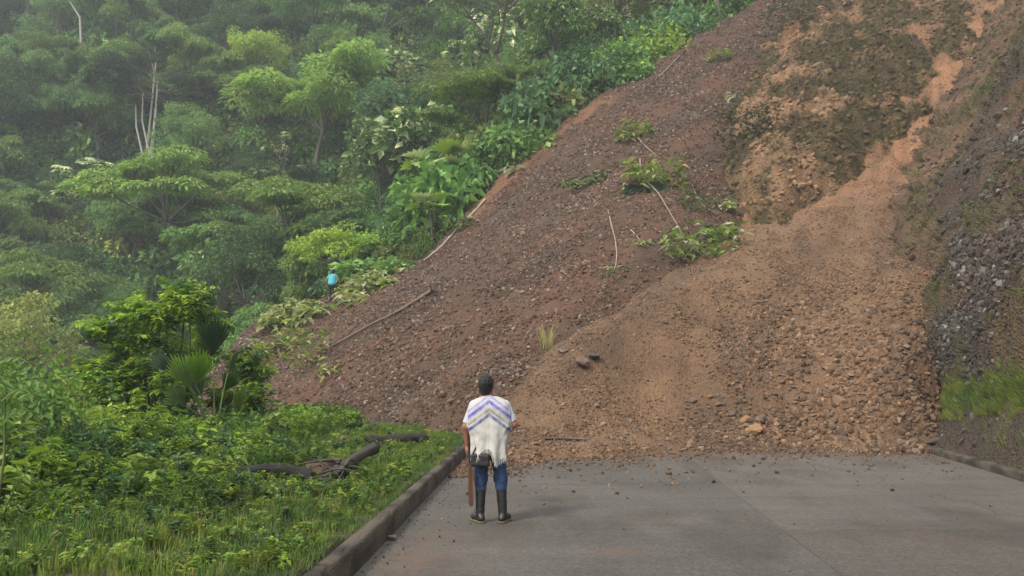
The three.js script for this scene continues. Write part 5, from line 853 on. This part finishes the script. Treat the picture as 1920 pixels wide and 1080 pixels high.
function person(o) {
  const J = o.joints, g = thing('person', o.label, 'person'), c = o.cell || .012;
  const torso = blend([bone(J.pelvis, J.chest, .125, .125, 1.28, .92), bone([J.shoulderL[0] * .86, J.shoulderL[1], J.shoulderL[2]], [J.shoulderR[0] * .86, J.shoulderR[1], J.shoulderR[2]], .062, .062), bone(J.neck, J.head, .058, .052)], .06);
  const limb = [[J.shoulderL, J.elbowL, .052, .042], [J.elbowL, J.wristL, .042, .029], [J.shoulderR, J.elbowR, .052, .042], [J.elbowR, J.wristR, .042, .029], [J.hipL, J.kneeL, .088, .06], [J.kneeL, J.ankleL, .06, .042], [J.hipR, J.kneeR, .088, .06], [J.kneeR, J.ankleR, .06, .042], [J.ankleL, J.toeL, .04, .022], [J.ankleR, J.toeR, .04, .022]].map(a => bone(...a));
  const bodyF = blend([torso, ...limb], .035), all = Object.values(J), [lo, hi] = box3(all, .22);
  const [hf, hairF] = headShape(J.head, o.tilt, o.yaw), neckHead = (x, y, z) => Math.min(bodyF(x, y, z), 1);
  const pieces = [plain(nets((x, y, z) => neckHead(x, y, z), lo, hi, c)), plain(nets((x, y, z) => hf(x, y, z), [J.head[0] - .13, J.head[1] - .16, J.head[2] - .16], [J.head[0] + .13, J.head[1] + .17, J.head[2] + .17], o.fine || .0045)), plain(handShape(J.wristL, o.handL, o.palmL, o.thumbL, o.curl || .45)), plain(handShape(J.wristR, o.handR, o.palmR, o.thumbR, o.curl || .45))];
  part(g, 'body', mergeGeometries(pieces), skinMat);
  part(g, 'hair', nets(hairF, [J.head[0] - .15, J.head[1] - .15, J.head[2] - .16], [J.head[0] + .15, J.head[1] + .2, J.head[2] + .2], .005), hairMat);
  // trousers
  const legs = blend([limb[4], limb[5], limb[6], limb[7], bone([-.03, J.pelvis[1], J.pelvis[2]], [.03, J.pelvis[1] + .08, J.pelvis[2]], .135, .125, 1.25, .95)], .045);
  part(g, 'trousers', nets((x, y, z) => Math.max(legs(x, y, z) - .013 - .006 * n3(x * 9, y * 22, z * 9) - .003 * n3(x * 25, y * 45, z * 25), o.trouserLow - y, y - o.trouserTop), lo, hi, .009), o.trouserMat);
  // boots
  for (const s of ['L', 'R']) {
    const k = J['knee' + s], a = J['ankle' + s], t = J['toe' + s], shaft = bone([lerp(a[0], k[0], .92), lerp(a[1], k[1], .92), lerp(a[2], k[2], .92)], a, .066, .05), heel = v3(a[0] - t[0], 0, a[2] - t[2]).normalize(), fl = a[1] - .09, foot = blend([bone([a[0] + heel.x * .04, fl + .045, a[2] + heel.z * .04], [t[0], fl + .04, t[2]], .043, .042), bone([t[0], fl + .04, t[2]], [t[0] - heel.x * .05, fl + .035, t[2] - heel.z * .05], .045, .036)], .03);
    const f = (x, y, z) => Math.max(smin(shaft(x, y, z), foot(x, y, z), .03) - .003 * n3(x * 14, y * 20, z * 14), fl + .016 - y, y - o.bootTop - (a[1] - .09));
    const [l2, h2] = box3([k, a, t, [t[0] - heel.x * .1, fl, t[2] - heel.z * .1], [a[0] + heel.x * .1, fl, a[2] + heel.z * .1]], .09), bt = part(g, 'boot', nets(f, l2, h2, .007), o.bootMat);
    part(bt, 'sole', nets((x, y, z) => Math.max(Math.max(smin(shaft(x, fl + .03, z) + .01, foot(x, fl + .035, z), .02) - .006, fl + .001 - y), y - fl - .017), [l2[0], fl - .02, l2[2]], [h2[0], fl + .06, h2[2]], .006), o.soleMat);
  }
  // shirt
  const cut = (a, b, t) => [lerp(a[0], b[0], t), lerp(a[1], b[1], t), lerp(a[2], b[2], t)], slv = o.sleeve;
  const arms = [bone(J.shoulderL, cut(J.shoulderL, J.elbowL, slv), .066, .06), bone(J.shoulderR, cut(J.shoulderR, J.elbowR, slv), .066, .06)];
  const capped = (i, S, E2) => (x, y, z) => { const e = cut(S, E2, slv), d = v3(E2[0] - S[0], E2[1] - S[1], E2[2] - S[2]).normalize(); return Math.max(arms[i](x, y, z), (x - e[0]) * d.x + (y - e[1]) * d.y + (z - e[2]) * d.z); };
  const shirtF = blend([(x, y, z) => torso(x, y, z) - .014, capped(0, J.shoulderL, J.elbowL), capped(1, J.shoulderR, J.elbowR), bone([0, J.pelvis[1], J.pelvis[2]], J.chest, .142, .135, 1.3, 1)], .03);
  const nb = J.neck; part(g, 'shirt', nets((x, y, z) => Math.max(shirtF(x, y, z) - .005 * n3(x * 10, y * 16, z * 10), o.shirtLow + .05 * (z - J.pelvis[2]) - y, (y - nb[1]) * .9 + (z - nb[2]) * -.25 - .045), lo, hi, .009), o.shirtMat);
  return g;
}
// the onlooker in the woven poncho
{
  const o = onRoad(917, 979), J = { pelvis: [.025, .93, 0], chest: [.005, 1.24, .01], neck: [0, 1.4, .015], head: [-.035, 1.565, .0], shoulderL: [-.18, 1.335, .01], shoulderR: [.19, 1.335, .01], elbowL: [-.275, 1.1, .04], wristL: [-.262, .865, -.02], elbowR: [.285, 1.12, .03], wristR: [.2, 1.0, -.2], hipL: [-.085, .89, 0], hipR: [.095, .89, 0], kneeL: [-.1, .49, -.02], kneeR: [.135, .49, -.02], ankleL: [-.105, .09, .02], ankleR: [.16, .09, .02], toeL: [-.165, .055, -.1], toeR: [.205, .055, -.11] };
  const jeans = cloth([36, 60, 92]);
  const g = person({ label: 'person standing on the road, back turned, in white poncho, jeans and rubber boots', joints: J, tilt: .3, yaw: -.25, handL: [.03, -1, -.12], palmL: [1, 0, .15], thumbL: 1, handR: [-.5, -.1, -.85], palmR: [-.6, -.7, .3], thumbR: -1, curl: .6, trouserLow: .36, trouserTop: 1.02, trouserMat: jeans, bootTop: .39, bootMat: new THREE.MeshStandardMaterial({ color: new THREE.Color().setRGB(.014, .014, .015), roughness: .42 }), soleMat: cloth([112, 98, 64]), sleeve: .88, shirtLow: .9, shirtMat: cloth([172, 176, 186]) });
  g.position.copy(V(o[0], o[1], .004));
  // poncho: two hanging panels over the shoulders, stripes woven as chevrons
  const weave = (() => {
    const W = 512, H = 768, bands = [[1.462, .013, [132, 126, 186]], [1.428, .008, [160, 156, 196]], [1.392, .020, [84, 78, 156]], [1.356, .009, [150, 146, 190]], [1.318, .009, [160, 152, 104]], [1.298, .010, [128, 132, 152]], [1.238, .020, [84, 86, 134]]];
    return texture(W, H, (i, j) => {
      const x = (i / W - .5) * .72, y = .6 + j / H * .95, s = y + .74 * Math.abs(x) + .004 * n2(x * 60, y * 60, 2); const t = 1 + .07 * ((i % 4 < 2) ^ (j % 4 < 2) ? .5 : -.5) + (grainB(i / 2, j / 2) - .5) * .12; let c = [.70, .695, .675];
      for (const [b, w, q] of bands) { const k = sstep(w * 1.5, w * .55, Math.abs(s - b)) * (.75 + .5 * n2(x * 30, y * 8, 4)) * (Math.abs(x) < .255 ? 1 : 0); c = mix3(c, q.map(v => v / 255), k * .95); }
      if (Math.abs(x) < .004) c = c.map(v => v * .93);
      return c.map(v => v * t);
    });
  })();
  weave.wrapS = weave.wrapT = THREE.ClampToEdgeWrapping;
  const ponchoMat = new THREE.MeshStandardMaterial({ map: weave, roughness: .95, side: THREE.DoubleSide });
  const prof = (tab, y) => { if (y >= tab[0][0]) return tab[0][1]; for (let k = 1; k < tab.length; k++) if (y >= tab[k][0]) return lerp(tab[k][1], tab[k - 1][1], (y - tab[k][0]) / (tab[k - 1][0] - tab[k][0])); return tab[tab.length - 1][1]; };
  const RX = [[1.455, 0.068], [1.445, 0.108], [1.425, 0.160], [1.4, 0.202], [1.36, 0.237], [1.28, 0.270], [1.2, 0.282], [1.1, 0.282], [1.06, 0.244], [1.0, 0.224], [.85, 0.211], [.6, 0.207]], RZ = [[1.455, .07], [1.44, .085], [1.4, .12], [1.33, .15], [1.2, .165], [1.0, .175], [.8, .19], [.6, .19]];
  // hem height by angle (0 = back centre, +-90 deg = sides, 180 = front)
  const hem = a => { const s = Math.abs(a), back = s < Math.PI / 2, k = Math.min(s, Math.PI - s) / (Math.PI / 2); let y = lerp(.845, .70, sstep(.02, .28, k)); if (back && a > 0) y = lerp(.85, .705, sstep(.0, .16, k)) + .09 * sstep(.2, .8, k); if (back && a < 0) y = lerp(.85, .745, sstep(.05, .5, k)); return lerp(y, a < 0 ? 1.19 : 1.1, sstep(.78, .92, k)); };
  const b = new Build(), NA = 128, NT = 60, rows = [[], []];
  for (let shell = 0; shell < 2; shell++) for (let t = 0; t <= NT; t++) { const row = []; for (let k = 0; k < NA; k++) {
    const a = (k / NA * 2 - 1) * Math.PI, tt = t / NT, y = lerp(1.455, hem(a), tt), rx = prof(RX, y), rz = prof(RZ, y), s = Math.sin(a), c = Math.cos(a), ex = .82, fold = (tt * tt) * .022 * Math.sin(a * 9 + 2 * n2(a * 1.5, tt * 2, 3)) + .014 * n2(a * 3, y * 9, 6) + .005 * n2(a * 9, y * 14, 8), off = shell ? -.004 : 0;
    const X = Math.sign(s) * Math.pow(Math.abs(s), ex) * (rx + fold + off) + .005, Z = Math.sign(c) * Math.pow(Math.abs(c), ex) * (rz + fold + off) + .01 - .006 * (1 - Math.min(1, Math.abs(X) / .03)) * (c > 0 ? 1 : 0); row.push(b.v(X, y, Z, [1, 1, 1], clamp(X / .72 + .5), (y - .6) / .95)); } rows[shell].push(row); }
  for (let sh = 0; sh < 2; sh++) for (let t = 0; t < NT; t++) for (let k = 0; k < NA; k++) { const n = (k + 1) % NA, A = rows[sh][t][k], B = rows[sh][t][n], C = rows[sh][t + 1][n], D = rows[sh][t + 1][k]; sh ? b.quad(A, B, C, D) : b.quad(A, D, C, B); }
  for (const t of [0, NT]) for (let k = 0; k < NA; k++) { const n = (k + 1) % NA; b.quad(rows[0][t][k], rows[0][t][n], rows[1][t][n], rows[1][t][k]); }
  const pon = part(g, 'poncho', b.geo(true, true), ponchoMat);
  const fr = new Build(), q = rng(3);
  for (let k = 0; k < NA; k++) { const a = (k / NA * 2 - 1) * Math.PI; if (Math.abs(Math.sin(a)) > .93) continue; const v = rows[0][NT][k] * 3, p = [b.p[v], b.p[v + 1], b.p[v + 2]]; for (let m = 0; m < 2; m++) { const L = rr(.04, .075, q), x = p[0] + rr(-.006, .006, q), z = p[2] + rr(-.003, .003, q); fr.tube([v3(x, p[1] + .006, z), v3(x + rr(-.006, .006, q), p[1] - L * .5, z + rr(-.003, .004, q)), v3(x + rr(-.012, .012, q), p[1] - L, z + rr(-.006, .006, q))], [.0022, .0024, .0016], [.72, .7, .64], 3); } }
  part(pon, 'fringe', fr.geo(true), new THREE.MeshStandardMaterial({ vertexColors: true, roughness: .95 }));
  const black = new THREE.MeshStandardMaterial({ color: new THREE.Color().setRGB(.012, .012, .014), roughness: .6 });
  const bag = thing('hip_bag', 'black bag hanging at the hip below the white poncho', 'bag'); bag.position.copy(V(o[0], o[1], 0));
  part(bag, 'pouch', nets((x, y, z) => { const a = Math.max(Math.abs(x + .1) - .085, 0), c = Math.max(Math.abs(y - .728) - .05, 0), e = Math.max(Math.abs(z - .165 - .1 * (x + .1)) - .014, 0); return Math.hypot(a, c, e) - .025 + .004 * n3(x * 20, y * 20, z * 20); }, [-.26, .62, .1], [.06, .88, .29], .007), black);
  { const s = new Build(); s.tube(curve(v3(-.185, .8, .18), v3(-.1, .98, .1), v3(0, 0, 0), 8), taper(.011, .011, 8), [.012, .012, .014], 5); part(bag, 'strap', s.geo(true), new THREE.MeshStandardMaterial({ vertexColors: true, roughness: .7 })); }
  const sh = thing('machete_sheath', 'long brown leather machete sheath hanging at the left hip', 'sheath'); sh.position.copy(V(o[0], o[1], 0));
  const lea = new THREE.MeshStandardMaterial({ color: new THREE.Color().setRGB(...s2l([78, 48, 36])), roughness: .55, bumpMap: tiled(gritBump, 8), bumpScale: .006 });
  part(sh, 'scabbard', nets((x, y, z) => { const t = clamp((.70 - y) / .5), cx = -.222 + .015 * t, hw = lerp(.022, .029, sstep(0, .7, t)) * (t > .93 ? lerp(1, .6, (t - .93) / .07) : 1), a = Math.abs(x - cx) - hw, e = Math.abs(z - .1 + .0 * t) - .007, yy = Math.max(.195 - y, y - .70); return Math.max(a, e, yy) + .002 * n3(x * 30, y * 12, z * 30); }, [-.32, .17, .07], [-.13, .73, .13], .0055), lea);
  { const s = new Build(); for (const xx of [-.2365, -.198]) s.tube([v3(xx, .66, .108), v3(xx + .006, .45, .109), v3(xx + .012, .23, .109)], [.0035, .0035, .003], [.17, .085, .05], 4); part(sh, 'seam', s.geo(true), barkMat); const h = new Build(); h.tube([v3(-.225, .69, .1), v3(-.228, .76, .1), v3(-.24, .83, .095)], [.014, .016, .018], [.02, .018, .016], 7); part(sh, 'handle', h.geo(true), barkMat); const st = new Build(); for (let k = 0; k < 7; k++) st.tube([v3(-.2 + k * .004, .62, .11), v3(-.19 + k * .006, .5 - .02 * k, .115)], [.003, .002], [.16, .08, .05], 3); part(sh, 'tassel', st.geo(true), barkMat); }
}
// the climber on the lip of the slide
{
  const h = hit(621, 563), J = { pelvis: [0, .88, 0], chest: [.0, 1.16, -.1], neck: [0, 1.31, -.17], head: [.02, 1.5, -.2], shoulderL: [-.165, 1.3, -.12], shoulderR: [.165, 1.3, -.12], elbowL: [-.3, 1.04, -.08], wristL: [-.3, .82, -.2], elbowR: [.31, 1.06, -.14], wristR: [.25, .9, -.34], hipL: [-.085, .85, 0], hipR: [.085, .85, 0], kneeL: [-.1, .46, -.08], kneeR: [.1, .52, -.22], ankleL: [-.09, .09, .06], ankleR: [.08, .22, -.12], toeL: [-.1, .055, -.08], toeR: [.09, .185, -.26] };
  const two = new THREE.MeshStandardMaterial({ color: new THREE.Color().setRGB(...s2l([74, 160, 174])), roughness: .85 });
  const g = person({ label: 'person in a turquoise shirt and dark trousers climbing on the lip of the slide', joints: J, tilt: -.25, yaw: 0, handL: [.1, -1, -.3], palmL: [1, 0, .1], thumbL: 1, handR: [0, -.8, -.6], palmR: [-1, 0, .1], thumbR: -1, trouserLow: .2, trouserTop: .83, trouserMat: cloth([34, 38, 46]), bootTop: .24, bootMat: cloth([92, 90, 84], .7), soleMat: cloth([150, 146, 136]), sleeve: .55, shirtLow: .74, shirtMat: two });
  g.position.copy(V(h.x, h.d, h.y - .02)); g.scale.setScalar(1.07);
}
renderer.render(scene, camera);
